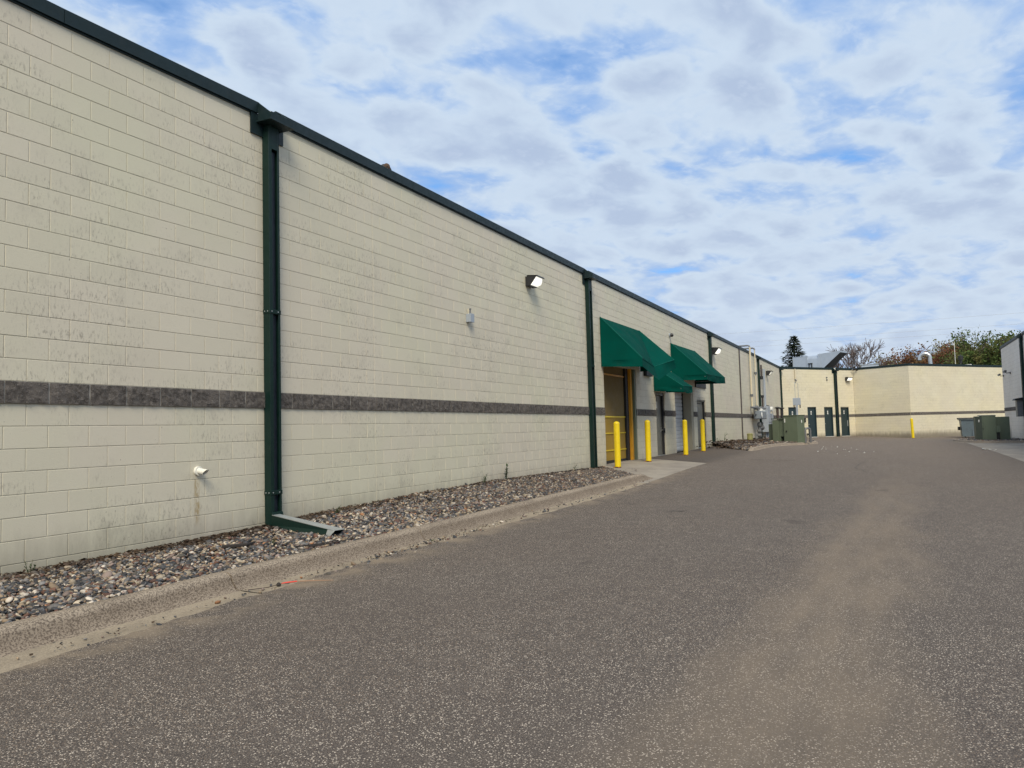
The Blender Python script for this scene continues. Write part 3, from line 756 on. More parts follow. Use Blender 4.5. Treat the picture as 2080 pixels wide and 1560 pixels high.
# doors of the far wall
def digit(fr, u, z, s, ch, mat, parent):
    """seven-stroke numeral standing proud of a plate"""
    segs = {'5': 'abgfcd'.replace('b', ''), '6': 'afgedc', '7': 'abc', '8': 'abcdefg'}[ch]
    m = MB(fr); t_ = s * .16; v0, v1 = -.080, -.077
    B = {'a': (0, s * .5, s - t_, s), 'g': (0, s * .5, s * .5 - t_ / 2, s * .5 + t_ / 2), 'd': (0, s * .5, 0, t_), 'f': (0, t_, s * .5, s), 'e': (0, t_, 0, s * .5),
         'b': (s * .5 - t_, s * .5, s * .5, s), 'c': (s * .5 - t_, s * .5, 0, s * .5)}
    for k in segs: a, b, c, e = B[k]; m.box(u + a, u + b, v0, v1, z + c, z + e)
    m.build('number', mat, parent)
for i, (a, b, z0, z1) in enumerate(OPEN_A):
    q = FA.p((a + b) / 2, 0, 0); zb = g(q.x, q.y)
    d = MB(FA); d.box(a + .05, b - .05, -.13, -.09, zb + .04, z1 - .05); door = d.build('back_door', M_DOORT, main)
    m = MB(FA); m.box(a + .008, a + .05, -.13, -.02, zb, z1 - .01); m.box(b - .05, b - .008, -.13, -.02, zb, z1 - .01); m.box(a + .05, b - .05, -.13, -.02, z1 - .05, z1 - .01); m.build('door_frame', M_DOORT, main)
    m = MB(FA); m.box(a, b, -.14, .02, zb - .05, zb + .03); m.build('door_sill', M_PLATE, main)
    uc = (a + b) / 2
    m = MB(FA); m.box(uc - .055, uc + .055, -.088, -.081, .60, .86); m.build('number_plate', M_PLATE, door)
    digit(FA, uc - .032, .66, .13, '5678'[i], M_DARK, door)
    m = MB(FA)
    if i < 2: m.box(a + .07, a + .22, -.085, -.04, -.14, -.11); m.cyl((a + .1, -.09, -.125), (a + .1, -.04, -.125), .02, 8)
    elif i == 2: m.box(a + .07, a + .16, -.085, -.05, -.14, -.10)
    else: m.box(b - .16, b - .10, -.085, -.05, -.35, .10); m.cyl((b - .13, -.09, -.1), (b - .13, -.03, -.1), .02, 8)
    m.build('handle', M_ZINC, door)

# grey building on the right
right = thing('neighbour_building', 'grey concrete block building end at the right edge with stone stripe', 'building', (50, -6.12, -1.3))
wall_body('wall', right, FR, 14, 53.5, -2, 4.08, [], M_JOINT3, depth=.3)
m = MB(); m.box(53.2, 53.5, -20, -6.426, -2, 4.08); m.box(14, 14.3, -20, -6.426, -2, 4.08); m.build('side_wall', M_JOINT3, right)
m = MB(); m.poly((14, -20, 3.75), (53.4, -20, 3.75), (53.4, -6.3, 3.75), (14, -6.3, 3.75)); m.build('roof', M_ROOF, right, fix=False)
band_mortar(right, FR, 14, 53.48, [])
BRt = block_list(14, 53.48, -9, 18, 2.0, [])
def score_r(b):
    if b[1] < 45.2 or b[3] < -1.25 or b[3] > 4.02: return -1
    return 1. / b[1]
add_blocks(right, FR, BRt, M_WALL3, 0, 21, score_r)
copings(right, FR, 14, 53.54, lambda u: 4.185, [(45.2, 45.62)], start=1.)


# ------------------------------------------------------------------ downspouts
def downspout(label, fr, u, top, bottom, wd=.24, dp=.12, ext=False, strap=(), backplate=True):
    base = fr.p(u, .08, bottom)
    root = thing('downspout', label, 'downspout', base, 'green downspouts on the block walls')
    m = MB(fr)
    if backplate: m.box(u - .30, u + .27, .003, .022, top - .42, top - .145)
    for uu in (u - .192, u + .176):        # cheeks: high at the wall, sloping down to the front lip
        m.add([(uu, .024, top - .235), (uu, .235, top - .235), (uu, .240, top - .168), (uu, .045, top - .01), (uu + .016, .024, top - .235), (uu + .016, .235, top - .235), (uu + .016, .240, top - .168), (uu + .016, .045, top - .01)],
              [(0, 1, 2, 3), (7, 6, 5, 4), (0, 4, 5, 1), (1, 5, 6, 2), (2, 6, 7, 3), (3, 7, 4, 0)])
    m.build('scupper_flashing', M_GREEN, root)
    m = MB(fr)          # box gutter hopper with a sloping front lip, open on top
    m.box(u - .215, u + .215, .024, .262, top - .262, top - .238)
    m.hexa([(u - .195, .238, top - .237), (u + .195, .238, top - .237), (u + .195, .256, top - .237), (u - .195, .256, top - .237)],
           [(u - .195, .244, top - .165), (u + .195, .244, top - .165), (u + .195, .262, top - .165), (u - .195, .262, top - .165)])
    m.build('hopper', M_GREEN, root)
    m = MB(fr); m.box(u + .02, u + .118, -.10, .012, top - .20, top - .02); m.build('membrane_fold', M_WHITE, root)
    z1 = top - .264; z0 = bottom + (.10 if ext else -.03)
    a, b = u - wd / 2, u + wd / 2
    m = MB(fr)          # open-fronted channel: back, two sides, return lips
    m.box(a, b, .004, .014, z0, z1); m.box(a, a + .012, .014, dp, z0, z1); m.box(b - .012, b, .014, dp, z0, z1)
    m.box(a + .012, a + wd * .3, dp - .008, dp, z0, z1); m.box(b - wd * .18, b - .012, dp - .008, dp, z0, z1)
    m.build('channel', M_GREENB, root, bevel=.002, seg=1)
    m = MB(fr); m.box(a + .03, b - .03, .016, dp * .62, z0, z1 - .32); m.build('inner_pipe', M_GREEN_IN, root, bevel=.012)
    m = MB(fr); m.box(a + .012, b - .012, dp - .04, dp - .002, z1 - .30, z1 - .001); m.build('throat', M_GREENB, root)
    for zs in strap:
        m = MB(fr); m.box(a - .006, b + .006, .002, dp + .006, zs, zs + .055); st = m.build('strap', M_GREENB, root, bevel=.003, seg=1)
        if ext:
            m = MB(fr)
            for du in (.04, .15): m.cyl((a + du - .01, dp + .004, zs + .028), (a + du - .01, dp + .012, zs + .028), .008, 6)
            for dv in (.035, .085): m.cyl((a - .004, dv, zs + .028), (a - .012, dv, zs + .028), .008, 6)
            m.build('rivet', M_ZINC, st)
    return root, a, b, dp
sp = [('widest and nearest downspout, with a long kick-out lying on the pebbles', 7.40, True), ('second downspout along the long wall, left of the big awning', 19.05, False),
      ('third downspout along the long wall, right of the grey steel door', 34.42, False), ('fourth downspout, behind the gas meter pipes', 48.45, False), ('fifth downspout, standing in the inside corner of the building', 59.10, False)]
wall_base = lambda x: float(np.interp(x, [4.1, 5.6, 7.3, 8.25, 11, 13.4, 18.8, 19.9, 24, 30, 34, 48, 59], [-1.13, -1.12, -1.09, -1.03, -.97, -.95, -1.01, -1.08, -1.0, -.97, -.93, -.98, -1.09]))
for lab, u, ext in sp:
    root, a, b, dp = downspout(lab, FM, u, cop_top(u), wall_base(u), wd=.19 if ext else .25, dp=.11, ext=ext, strap=(1.55, -.72) if ext else (1.6,))
    if ext:
        zb = wall_base(u)
        m = MB(FM)      # elbow and kick-out: a square pipe falling away from the wall, cut on a slant
        m.hexa([(a, .004, zb - .02), (b, .004, zb - .02), (b, .16, zb - .02), (a, .16, zb - .02)], [(a, .004, zb + .15), (b, .004, zb + .15), (b, .125, zb + .15), (a, .125, zb + .15)])
        m.build('elbow', M_GREENB, root, bevel=.004, seg=1)
        m = MB(FM)
        e = a + .125         # narrower than the pipe it leaves
        P0 = [(a + .004, .10, zb - .005), (e, .10, zb - .005), (e, .10, zb + .115), (a + .004, .10, zb + .115)]
        P1 = [(a - .30, 1.20, zb - .10), (e - .30, 1.24, zb - .10), (e - .27, 1.33, zb + .0), (a - .27, 1.30, zb + .0)]
        m.add(P0 + P1, [(0, 1, 5, 4), (1, 2, 6, 5), (3, 0, 4, 7)]); kick = m.build('kick_out', M_GREENB, root, fix=False)
        m = MB(FM)      # bare metal cover strip with folded edges
        m.hexa([(a - .002, .12, zb + .117), (e + .002, .12, zb + .117), (e - .265, 1.35, zb + .001), (a - .275, 1.31, zb + .001)], [(a - .002, .12, zb + .123), (e + .002, .12, zb + .123), (e - .265, 1.36, zb + .007), (a - .275, 1.32, zb + .007)])
        m.build('cover_strip', M_ZINC, root)
        m = MB(FM)
        m.add([(a - .302, 1.18, zb - .10), (a - .307, 1.215, zb - .104), (a - .276, 1.315, zb + .001), (a - .25, 1.19, zb + .01)], [(0, 1, 2, 3)])
        m.add([(e - .295, 1.17, zb - .095), (e - .302, 1.25, zb - .105), (e - .268, 1.345, zb + .002), (e - .235, 1.2, zb + .012)], [(0, 1, 2, 3)])
        m.build('cut_end', M_ZINC, root, fix=False)
downspout('downspout on the yellow wall between the two right-hand dark doors', FA, 5.80, 4.15, g(63.9, 3.7), wd=.26, strap=(1.5,))
downspout('downspout at the very right edge, on the grey wall', FR, 45.41, 4.185, g(45.4, -6.1), wd=.34, strap=(1.5,))


# ------------------------------------------------------------------ wall lights and small fittings
def wall_light(label, fr, u, z, s=1., lit=True):
    root = thing('wall_light', label, 'wall light', fr.p(u, 0, z - .12 * s), 'flood lights on the walls')
    m = MB(fr); m.box(u - .17 * s, u + .17 * s, .002, .06 * s, z - .13 * s, z + .11 * s); m.build('back_box', M_DARK, root, bevel=.006)
    m = MB(fr)          # hood: sides cut on a slant, thin curved roof
    for uu in (-.19, .178):
        m.add([((u + uu * s), .06 * s, z - .14 * s), ((u + uu * s), .14 * s, z - .14 * s), (u + uu * s, .34 * s, z + .11 * s), (u + uu * s, .06 * s, z + .135 * s),
               ((u + (uu + .012) * s), .06 * s, z - .14 * s), ((u + (uu + .012) * s), .14 * s, z - .14 * s), (u + (uu + .012) * s, .34 * s, z + .11 * s), (u + (uu + .012) * s, .06 * s, z + .135 * s)],
              [(0, 1, 2, 3), (7, 6, 5, 4), (0, 4, 5, 1), (1, 5, 6, 2), (2, 6, 7, 3), (3, 7, 4, 0)])
    m.extrude([(.055 * s, z + .112 * s), (.34 * s, z + .088 * s), (.375 * s, z + .055 * s), (.385 * s, z + .065 * s), (.35 * s, z + .108 * s), (.06 * s, z + .138 * s)], u - .19 * s, u + .19 * s)
    m.extrude([(.058 * s, z - .15 * s), (.17 * s, z - .15 * s), (.17 * s, z - .128 * s), (.058 * s, z - .125 * s)], u - .17 * s, u + .17 * s)
    m.build('hood', M_DARK, root)
    m = MB(fr)
    m.extrude([(.07 * s, z - .122 * s), (.20 * s, z - .122 * s), (.29 * s, z - .09 * s), (.325 * s, z - .0 * s), (.325 * s, z + .075 * s), (.07 * s, z + .10 * s)], u - .172 * s, u + .172 * s)
    m.build('lens', M_LENS if lit else M_LENSOFF, root, bevel=.01)
    return root
wall_light('wall light with bright lens, nearest, high on the long wall before the awnings', FM, 15.36, 3.27, .86)
wall_light('wall light with bright lens just right of the third downspout', FM, 35.05, 3.33, 1.1)
wall_light('dark unlit wall light near the inside corner of the long wall', FM, 52.1, 3.28, 1.1, lit=False)
wall_light('wall light with bright lens on the yellow wall above the last dark door', FA, 7.15, 3.3, 1.1)

r = thing('junction_box', 'small grey conduit box alone on the long wall, left of the first light', 'electrical box', FM.p(12.58, 0, 2.04), None)
m = MB(FM); m.box(12.515, 12.645, .002, .10, 2.045, 2.20); m.build('box', M_GREYB, r, bevel=.008)
m = MB(FM); m.box(12.51, 12.65, .10, .108, 2.04, 2.205); m.build('lid', M_GREYB, r, bevel=.003, seg=1)
m = MB(FM); m.cyl((12.60, .05, 2.20), (12.60, .05, 2.29), .014, 8); m.cyl((12.60, .05, 2.285), (12.60, .05, 2.31), .022, 8); m.build('conduit_stub', M_GREYP, r)
m = MB(FM); m.cyl((12.54, .04, 2.20), (12.54, .04, 2.30), .011, 8); m.build('pipe_stub', M_CREAMP, r)

r = thing('drain_pipe', 'short white plastic pipe stub with flange low on the wall above a rust stain', 'pipe', FM.p(6.27, 0, -.36))
m = MB(FM); m.cyl((6.27, .001, -.36), (6.27, .030, -.36), .052, 18); m.build('flange', M_WHITE, r, smooth=.6)
m = MB(FM); O = len(m.v)
ring = [(6.27 + .032 * math.cos(a), .03, -.36 + .032 * math.sin(a)) for a in np.linspace(0, 2 * math.pi, 18, endpoint=False)]
tip = [(6.275 + .032 * math.cos(a), .125 + .035 * math.sin(a), -.375 + .031 * math.sin(a)) for a in np.linspace(0, 2 * math.pi, 18, endpoint=False)]
inn = [(6.275 + .026 * math.cos(a), .120 + .03 * math.sin(a), -.375 + .025 * math.sin(a)) for a in np.linspace(0, 2 * math.pi, 18, endpoint=False)]
deep = [(6.27 + .026 * math.cos(a), .04, -.36 + .025 * math.sin(a)) for a in np.linspace(0, 2 * math.pi, 18, endpoint=False)]
m.add(ring + tip + inn + deep, [(L * 18 + k, L * 18 + (k + 1) % 18, (L + 1) * 18 + (k + 1) % 18, (L + 1) * 18 + k) for L in range(3) for k in range(18)] + [tuple(54 + k for k in range(18))])
m.build('spout', M_WHITE, r, smooth=.7, fix=False)

r = thing('sensor', 'small dark round sensor on the wall between the two large awnings', 'sensor', FM.p(27.54, 0, 3.27))
m = MB(FM); m.cyl((27.54, .0, 3.30), (27.54, .05, 3.30), .07, 12); m.build('base', M_GREYB, r)
m = MB(FM); m.tube([(27.54, .05, 3.30), (27.54, .10, 3.29), (27.54, .14, 3.28), (27.54, .155, 3.275)], [.06, .065, .05, .015], 12); m.build('dome', M_DARK, r, smooth=.8)

# bird looking over the coping
bx, bz = 10.13, cop_top(10.13)
r = thing('bird', 'small dark bird with brown and grey face peeking over the roof coping', 'bird', (bx, 7.10, bz - .02))
m = MB(); m.lathe((bx, 7.12, bz - .03), [(.05, 0), (.085, .03), (.095, .07), (.088, .10), (.072, .125), (.045, .145), (.012, .155)], 14)
m.tube([(bx + .03, 7.12, bz + .08), (bx + .10, 7.14, bz + .045), (bx + .16, 7.16, bz + .0), (bx + .19, 7.17, bz - .03)], [.07, .075, .05, .012], 10); m.build('body', M_FEATH, r, smooth=.9)
m = MB(); m.tube([(bx - .035, 7.05, bz + .065), (bx - .045, 7.035, bz + .065), (bx - .05, 7.03, bz + .065)], [.055, .045, .01], 10); m.build('face', M_FACE, r, smooth=.9)
m = MB(); m.tube([(bx - .02, 7.05, bz + .015), (bx - .02, 7.03, bz + .015), (bx - .02, 7.025, bz + .015)], [.045, .036, .01], 10); m.build('breast', M_FACE2, r, smooth=.9)
m = MB(); m.tube([(bx - .05, 7.03, bz + .055), (bx - .06, 7.01, bz + .045)], [.012, .002], 6); m.build('beak', M_DARK, r)


# ------------------------------------------------------------------ awnings
def patchgrid(m, a, b, c, d, n1, n2, sag=0., wr=.0, seed=0.):
    """a->b along the first side, d->c along the opposite; sag pushes the middle in"""
    a, b, c, d = map(Vector, (a, b, c, d)); nrm = (b - a).cross(d - a).normalized()
    vs = []
    for j in range(n2 + 1):
        for i in range(n1 + 1):
            s, t_ = i / n1, j / n2
            p = a.lerp(b, s).lerp(d.lerp(c, s), t_)
            k = 16 * s * (1 - s) * t_ * (1 - t_)
            p = p - nrm * (sag * k) + nrm * wr * k ** .5 * mnoise.noise(Vector((p.x * 2.2 + seed, p.y * 2.2, p.z * 1.4)))
            vs.append(tuple(p))
    n = n1 + 1
    m.add(vs, [(j * n + i, j * n + i + 1, (j + 1) * n + i + 1, (j + 1) * n + i) for j in range(n2) for i in range(n1)])
M_EDGELIGHT = paint('canvas_edge_highlight', (.010, .11, .085), .9, 0, var=.2, spec=.05)  # lighter green, a painted highlight for the awning ridges
def awning(label, TL, TR, WL, WR, BLt, BLb, BRt, BRb, knee=None):
    root = thing('awning', label, 'awning', (TL[0], 7.02, WL[2]), 'dark green awnings over the doors')
    m = MB()
    if knee:
        kt, kb = knee
        patchgrid(m, TL, TR, kt, BLt, 16, 16, .09, .06); m2 = MB()
        mid_t = tuple((Vector(TR) + Vector(kt)) / 2)
        patchgrid(m, TR, TR, BRt, kt, 14, 16, .05, .05, 3.)
    else: patchgrid(m, TL, TR, BRt, BLt, 20, 16, .10, .05)
    m.build('canopy', M_FAB, root, smooth=.8, fix=False)
    m = MB(); patchgrid(m, WL, TL, BLt, tuple(Vector(WL).lerp(Vector(BLb), 1.) + Vector((0, 0, .2))), 1, 1) if False else None
    patchgrid(m, TL, BLt, tuple(Vector(BLt).lerp(Vector(BLb), .1)), (WL[0], WL[1], BLt[2] + .0), 8, 8, .0, .015); m.build('left_side', M_FABD, root, smooth=.8, fix=False)
    m = MB(); patchgrid(m, TR, BRt, tuple(Vector(BRt).lerp(Vector(BRb), .1)), (WR[0], WR[1], BRt[2]), 8, 8, .0, .015); m.build('right_side', M_FABD, root, smooth=.8, fix=False)
    m = MB(); wl = (WL[0], WL[1], BLt[2]); wr = (WR[0], WR[1], BRt[2])
    e1 = (-.004, -.012, 0)
    def val(a, b, c, d, n): patchgrid(m, a, b, c, d, n, 3, 0, .06, 9.)
    val(wl, BLt, BLb, WL, 10)
    if knee: val(BLt, kt, kb, BLb, 10); val(kt, BRt, BRb, kb, 10)
    else:
        cb = tuple((Vector(BLb) + Vector(BRb)) / 2 + Vector((0, 0, -.05))); ct = tuple((Vector(BLt) + Vector(BRt)) / 2 + Vector((0, -.01, 0)))
        val(BLt, ct, cb, BLb, 8); val(ct, BRt, BRb, cb, 8)
    val(BRt, wr, WR, BRb, 10)
    m.build('valance', M_FABD if False else M_FAB, root, smooth=.8, fix=False)
    m = MB(); pts = [BLt, kt, BRt] if knee else [BLt, BRt]
    m.tube([tuple(Vector(p) + Vector((0, .06, -.08))) for p in pts], .016, 6)
    for A, B, sx in ((TL, BLt, .06), (TR, BRt, -.06)): m.tube([tuple(Vector(A) + Vector((sx, -.03, -.16))), tuple(Vector(B) + Vector((sx, .06, -.08)))], .016, 6)
    for A, B in ((BLt, WL), (BRt, WR)): m.tube([tuple(Vector(A) + Vector((.05 if A is BLt else -.05, .06, -.09))), (B[0] + (.05 if A is BLt else -.05), 7.0, A[2] - .09)], .016, 6)
    m.build('frame', M_GREYP, root)
    # paler tubes that paint light highlights along the ridges, and sewn seams down the slope
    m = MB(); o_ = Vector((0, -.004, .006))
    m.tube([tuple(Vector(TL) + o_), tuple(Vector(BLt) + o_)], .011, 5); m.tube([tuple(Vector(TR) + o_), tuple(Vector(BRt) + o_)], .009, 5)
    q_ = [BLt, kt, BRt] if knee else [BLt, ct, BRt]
    m.tube([tuple(Vector(p) + o_) for p in q_], .010, 5); m.build('edge_highlight', M_EDGELIGHT, root, fix=False)
    return root
yw = 7.008
awning('large dark green awning, dented in front, over the yellow fabric door', (20.0, yw, 3.05), (23.68, yw, 3.06), (20.0, yw, 1.68), (23.68, yw, 1.75), (20.1, 5.88, 1.84), (20.1, 5.87, 1.62), (23.53, 5.88, 2.04), (23.75, 5.87, 1.82), knee=((22.45, 6.22, 1.78), (22.3, 6.05, 1.37)))
awning('small dark green awning over the grey service door, between the larger two', (25.2, yw, 2.0), (26.7, yw, 2.0), (25.2, yw, 1.19), (26.7, yw, 1.19), (25.2, 6.04, 1.31), (25.2, 6.03, 1.12), (26.65, 6.06, 1.34), (26.65, 6.05, 1.15))
awning('large dark green awning over the white roller door, nearest the third downspout', (27.62, yw, 3.02), (31.4, yw, 3.04), (27.62, yw, 1.66), (31.4, yw, 1.68), (27.66, 5.76, 1.82), (27.68, 5.75, 1.62), (31.5, 5.84, 1.875), (31.5, 5.83, 1.655))
r = thing('wall_louvre', 'black louvre box under the right-hand large awning', 'vent', FM.p(31.0, 0, 1.3))
m = MB(FM); m.box(31.35, 33.25, .004, .05, 1.56, 1.82); m.build('box', M_RUB, r)
r2 = thing('awning_dark', 'black box standing in for the dark interior under the dented awning', 'dark box', FM.p(23.9, 0, 1.45))  # black box put in for the shade inside the awning
m = MB(FM); m.box(24.05, 24.75, .004, .12, 1.64, 1.98); m.build('dark_fill', M_RUB, r2, bevel=.02)


# ------------------------------------------------------------------ bollards
def bollard(label, x, y, h=1.22, rr=.083, group='yellow bollards by the doors'):
    z = g(x, y)
    root = thing('bollard', label, 'bollard', (x, y, z), group)
    m = MB(); m.lathe((x, y, z - .02), [(rr - .012, 0), (rr - .012, .06)], 20); m.build('post', M_BROWN, root)
    m = MB(); m.lathe((x, y, z + .03), [(rr, 0), (rr + .001, .3), (rr, h - .09)], 22); m.build('sleeve', M_YEL, root, smooth=.6)
    m = MB(); m.lathe((x, y, z + h - .058), [(rr + .002, 0), (rr + .002, .012), (rr - .006, .03), (rr - .03, .052), (rr - .06, .064), (.004, .068)], 22); m.build('dome_cap', M_YEL, root, smooth=.6)
    m = MB()
    for k in range(9):
        a = random.uniform(0, 6.28); q = rr + random.uniform(.0, .03); s = random.uniform(.012, .03)
        m.lathe((x + q * math.cos(a), y + q * math.sin(a), z + .006), [(s, 0), (s * .8, s * .7), (s * .2, s)], 6)
    m.build('rust_flakes', paint('rust', (.28, .11, .02), .9, var=.3, vs=20) if 'rust' not in bpy.data.materials else bpy.data.materials['rust'], root, kind='stuff')
    return root
b0 = bollard('yellow bollard nearest, in front of the fabric door', 19.66, 6.52)
for lab, x, y in (('second yellow bollard, right of the fabric door', 22.16, 6.40), ('third yellow bollard, in front of the white roller door', 26.52, 6.34), ('fourth yellow bollard, torn at its foot, before the grey steel door', 29.68, 6.42)):
    copy_thing(b0, (x, y, g(x, y)), lab)
b5 = copy_thing(b0, (62.7, -1.475, g(62.7, -1.475)), 'lone yellow bollard guarding the corner of the far yellow wall')
b5.scale = (1.15, 1.15, 1.18); b5.rotation_euler = (math.radians(-1.5), math.radians(-1), 0)


# ------------------------------------------------------------------ utilities by the long wall
def gbed(x, y): return g(x, y) + .10
r = thing('gas_meter', 'cluster of grey gas pipes, regulators and meter against the long wall', 'gas meter', FM.p(46.2, .25, -.95))
m = MB(FM)
m.tube([(43.6, .28, .92), (48.9, .28, .92)], .055, 8); m.tube([(44.6, .28, .92), (44.6, .28, .55), (45.3, .28, .55)], .04, 8)
m.tube([(43.4, .28, .88), (43.4, .28, .45)], .02, 6); m.tube([(43.4, .28, .90), (44.3, .28, .90)], .03, 6)
m.tube([(45.9, .30, .92), (45.9, .30, .5)], .06, 8); m.tube([(47.3, .30, .92), (47.3, .30, .55)], .06, 8)
m.tube([(46.0, .30, .1), (46.0, .30, -1.0)], .07, 8); m.tube([(46.0, .30, -.25), (47.3, .30, -.25), (47.3, .30, .1)], .05, 8)
m.build('pipework', M_GREYP, r, smooth=.9)
m = MB(FM); m.box(45.2, 47.7, .14, .50, .28, .74); m.build('meter_body', paint('meter_grey', (.20, .23, .26), .5, .1, var=.1), r, bevel=.07, seg=3)
m = MB(FM); m.cyl((45.8, .50, .5), (45.8, .53, .5), .16, 14); m.build('dial', M_PLATE, r)
for uu, zz, rr in ((46.0, -.05, .15), (46.0, -.42, .13), (46.0, -.66, .14), (46.9, .90, .12), (45.2, .92, .12), (47.2, -.22, .13)):
    m = MB(FM); m.tube([(uu, .2, zz), (uu, .24, zz), (uu, .38, zz), (uu, .42, zz)], [rr * .5, rr, rr, rr * .5], 12); m.build('valve', M_GREYP, r, smooth=.8)
m = MB(FM); m.cyl((47.6, .34, .68), (47.9, .34, .68), .11, 12); m.cyl((46.6, .34, .80), (46.9, .34, .80), .10, 12); m.build('regulator_cap', M_PLATE, r)

for u, lab in ((45.0, 'left cream gas pipe rising up the wall and over the coping'), (46.75, 'right cream gas pipe rising up the wall and over the coping')):
    r = thing('gas_pipe', lab, 'pipe', FM.p(u, .12, .95), 'cream gas pipes above the meter')
    m = MB(FM); m.tube([(u, .12, .95), (u, .12, 4.35)], .055 if u < 46 else .035, 8); m.build('riser', M_CREAMP, r, smooth=.9)
    m = MB(FM); m.tube([(u, .12, 4.33), (u, .10, 4.42), (u, .02, 4.45), (u, -1.3, 4.45)], .045, 8); m.build('roof_bend', M_GREYP, r, smooth=.9)
    zc_ = 1.55 if u < 46 else 2.9
    m = MB(FM); m.cyl((u, .12, zc_), (u, .12, zc_ + .14), .085, 10); m.build('union', M_GREYP, r)

r = thing('electrical_cabinet', 'pale grey electrical cabinet with conduit riser beside the gas meter', 'electrical cabinet', FM.p(50.2, .2, -.95))
m = MB(FM); m.box(49.1, 51.35, .03, .42, -.50, .62); m.build('body', M_GREYB, r, bevel=.015)
m = MB(FM); m.box(49.2, 51.25, .42, .435, .08, .10); m.box(50.2, 50.22, .42, .436, -.48, .60); m.build('door_seam', M_DARK, r)
m = MB(FM); m.box(49.35, 50.5, .03, .36, .62, 1.10); m.build('meter_socket', M_GREYB, r, bevel=.02)
m = MB(FM); m.cyl((51.3, .15, .92), (51.3, .40, .92), .15, 14); m.build('meter_dome', M_PLATE, r, smooth=.7)
m = MB(FM); m.box(51.0, 51.6, .02, .14, .35, 1.18); m.build('meter_base', M_DARK, r)
m = MB(FM); m.tube([(49.75, .16, 1.1), (49.75, .16, 3.4)], .075, 10); m.build('conduit', M_GREYB, r, smooth=.9)
m = MB(FM); m.tube([(49.2, .10, 2.9), (49.2, .10, 3.62)], .05, 8); m.tube([(49.2, .10, 1.0), (49.2, .10, 1.7)], .05, 8); m.build('brown_pipe', M_BROWN, r, smooth=.9)
m = MB(FM); m.cyl((49.2, .10, 2.72), (49.2, .10, 2.92), .10, 8); m.cyl((49.2, .1, 1.6), (49.2, .1, 1.75), .09, 8); m.build('coupling', M_DARK, r)
m = MB(FM); m.cyl((50.0, .2, -.50), (50.0, .2, -1.05), .10, 10); m.cyl((49.4, .2, -.5), (49.4, .2, -1.05), .05, 8); m.build('leg_conduit', M_GREYB, r, smooth=.9)

for u, lab in ((54.0, 'left thin brown vent post with flat cap by the inside corner'), (56.2, 'right thin dark vent post with flat cap by the inside corner')):
    r = thing('vent_post', lab, 'vent pipe', FM.p(u, .35, -1.0), 'capped vent posts')
    m = MB(FM); m.tube([(u, .35, -1.05), (u, .35, 1.0)], .085, 10); m.build('post', M_BROWN if u < 55 else M_DARK, r, smooth=.9)
    m = MB(FM); m.tube([(u, .35, .98), (u, .35, 1.02), (u, .35, 1.06), (u, .35, 1.10)], [.09, .20, .20, .05], 12); m.build('cap', M_DARK, r)

r = thing('utility_pedestal', 'short khaki cable pedestal in the gravel left of the gas meter', 'cable pedestal', (42.6, 6.72, g(42.6, 6.72) + .06))
zp = g(42.6, 6.72) + .05
m = MB(); m.lathe((42.6, 6.72, zp - .1), [(.15, 0), (.15, .5), (.145, .52)], 16); m.build('body', M_PED, r, smooth=.6)
m = MB(); m.lathe((42.6, 6.72, zp + .42), [(.16, 0), (.16, .05), (.13, .075), (.02, .085)], 16); m.build('lid', M_PED, r, smooth=.6)

def transformer(label, P0, ang, mirror, z, H):
    """big cabinet whose near upright edge stands at P0, with a lower lidded cabinet on one flank"""
    f_ = Vector((math.sin(ang), math.cos(ang))) * (1 if not mirror else -1)
    side = Vector((math.cos(ang), -math.sin(ang))) if not mirror else Vector((math.cos(ang), -math.sin(ang)))
    fr = Frame(P0, f_, -side)          # u runs along the front away from P0, v comes out of the front
    root = thing('transformer', label, 'transformer', (P0[0], P0[1], z))
    m = MB(fr); m.box(0, .78, -.62, 0, z, z + H - .03); m.build('cabinet', M_TRAN, root, bevel=.012)
    m = MB(fr); m.box(-.025, .80, -.66, .03, z + H - .03, z + H); m.build('lid', M_TRAN, root, bevel=.01)
    m = MB(fr); m.box(-.004, .004, -.45, -.44, z + .1, z + H - .1); m.box(.765, .79, -.3, .006, z + .02, z + H - .05); m.build('door_edge', M_TRAND, root)
    m = MB(fr); m.box(.79, 1.12, -.70, -.10, z + .33, z + H * .86); m.box(1.06, 1.12, -.70, -.10, z, z + .33); m.build('side_cabinet', M_TRAN, root, bevel=.01)
    m = MB(fr); m.box(.79, 1.06, -.6, -.50, z, z + .33); m.build('recess', M_TRAND, root)
    m = MB(fr); m.box(1.125, 1.50, -.74, -.06, z, z + H * .84); m.build('end_cabinet', M_TRAN, root, bevel=.01)
    m = MB(fr); m.box(.795, 1.53, -.78, -.03, z + H * .862, z + H * .90); m.build('side_lid', M_TRAND, root, bevel=.008)
    m = MB(fr); m.box(1.51, 1.86, -.80, -.25, z, z + H * .70); m.build('low_cabinet', M_TRAND, root, bevel=.01)
    m = MB(fr); m.box(-.006, -.001, -.40, -.34, z + H * .72, z + H * .82); m.box(.68, .74, .001, .006, z + H * .74, z + H * .88); m.build('label_plate', M_PLATE, root)
    m = MB(fr); m.box(.60, .66, .0, .03, z + .55, z + .63); m.build('latch', M_DARK, root)
    return root
zt = g(40.6, 4.15) + .10
transformer('olive green transformer cabinets in the kerbed gravel island on the left', (40.9, 4.14), math.radians(28), False, zt, 1.40)
r = thing('conduit', 'grey conduit with bent top against the right side of the left transformer', 'conduit', (41.45, 3.80, zt))
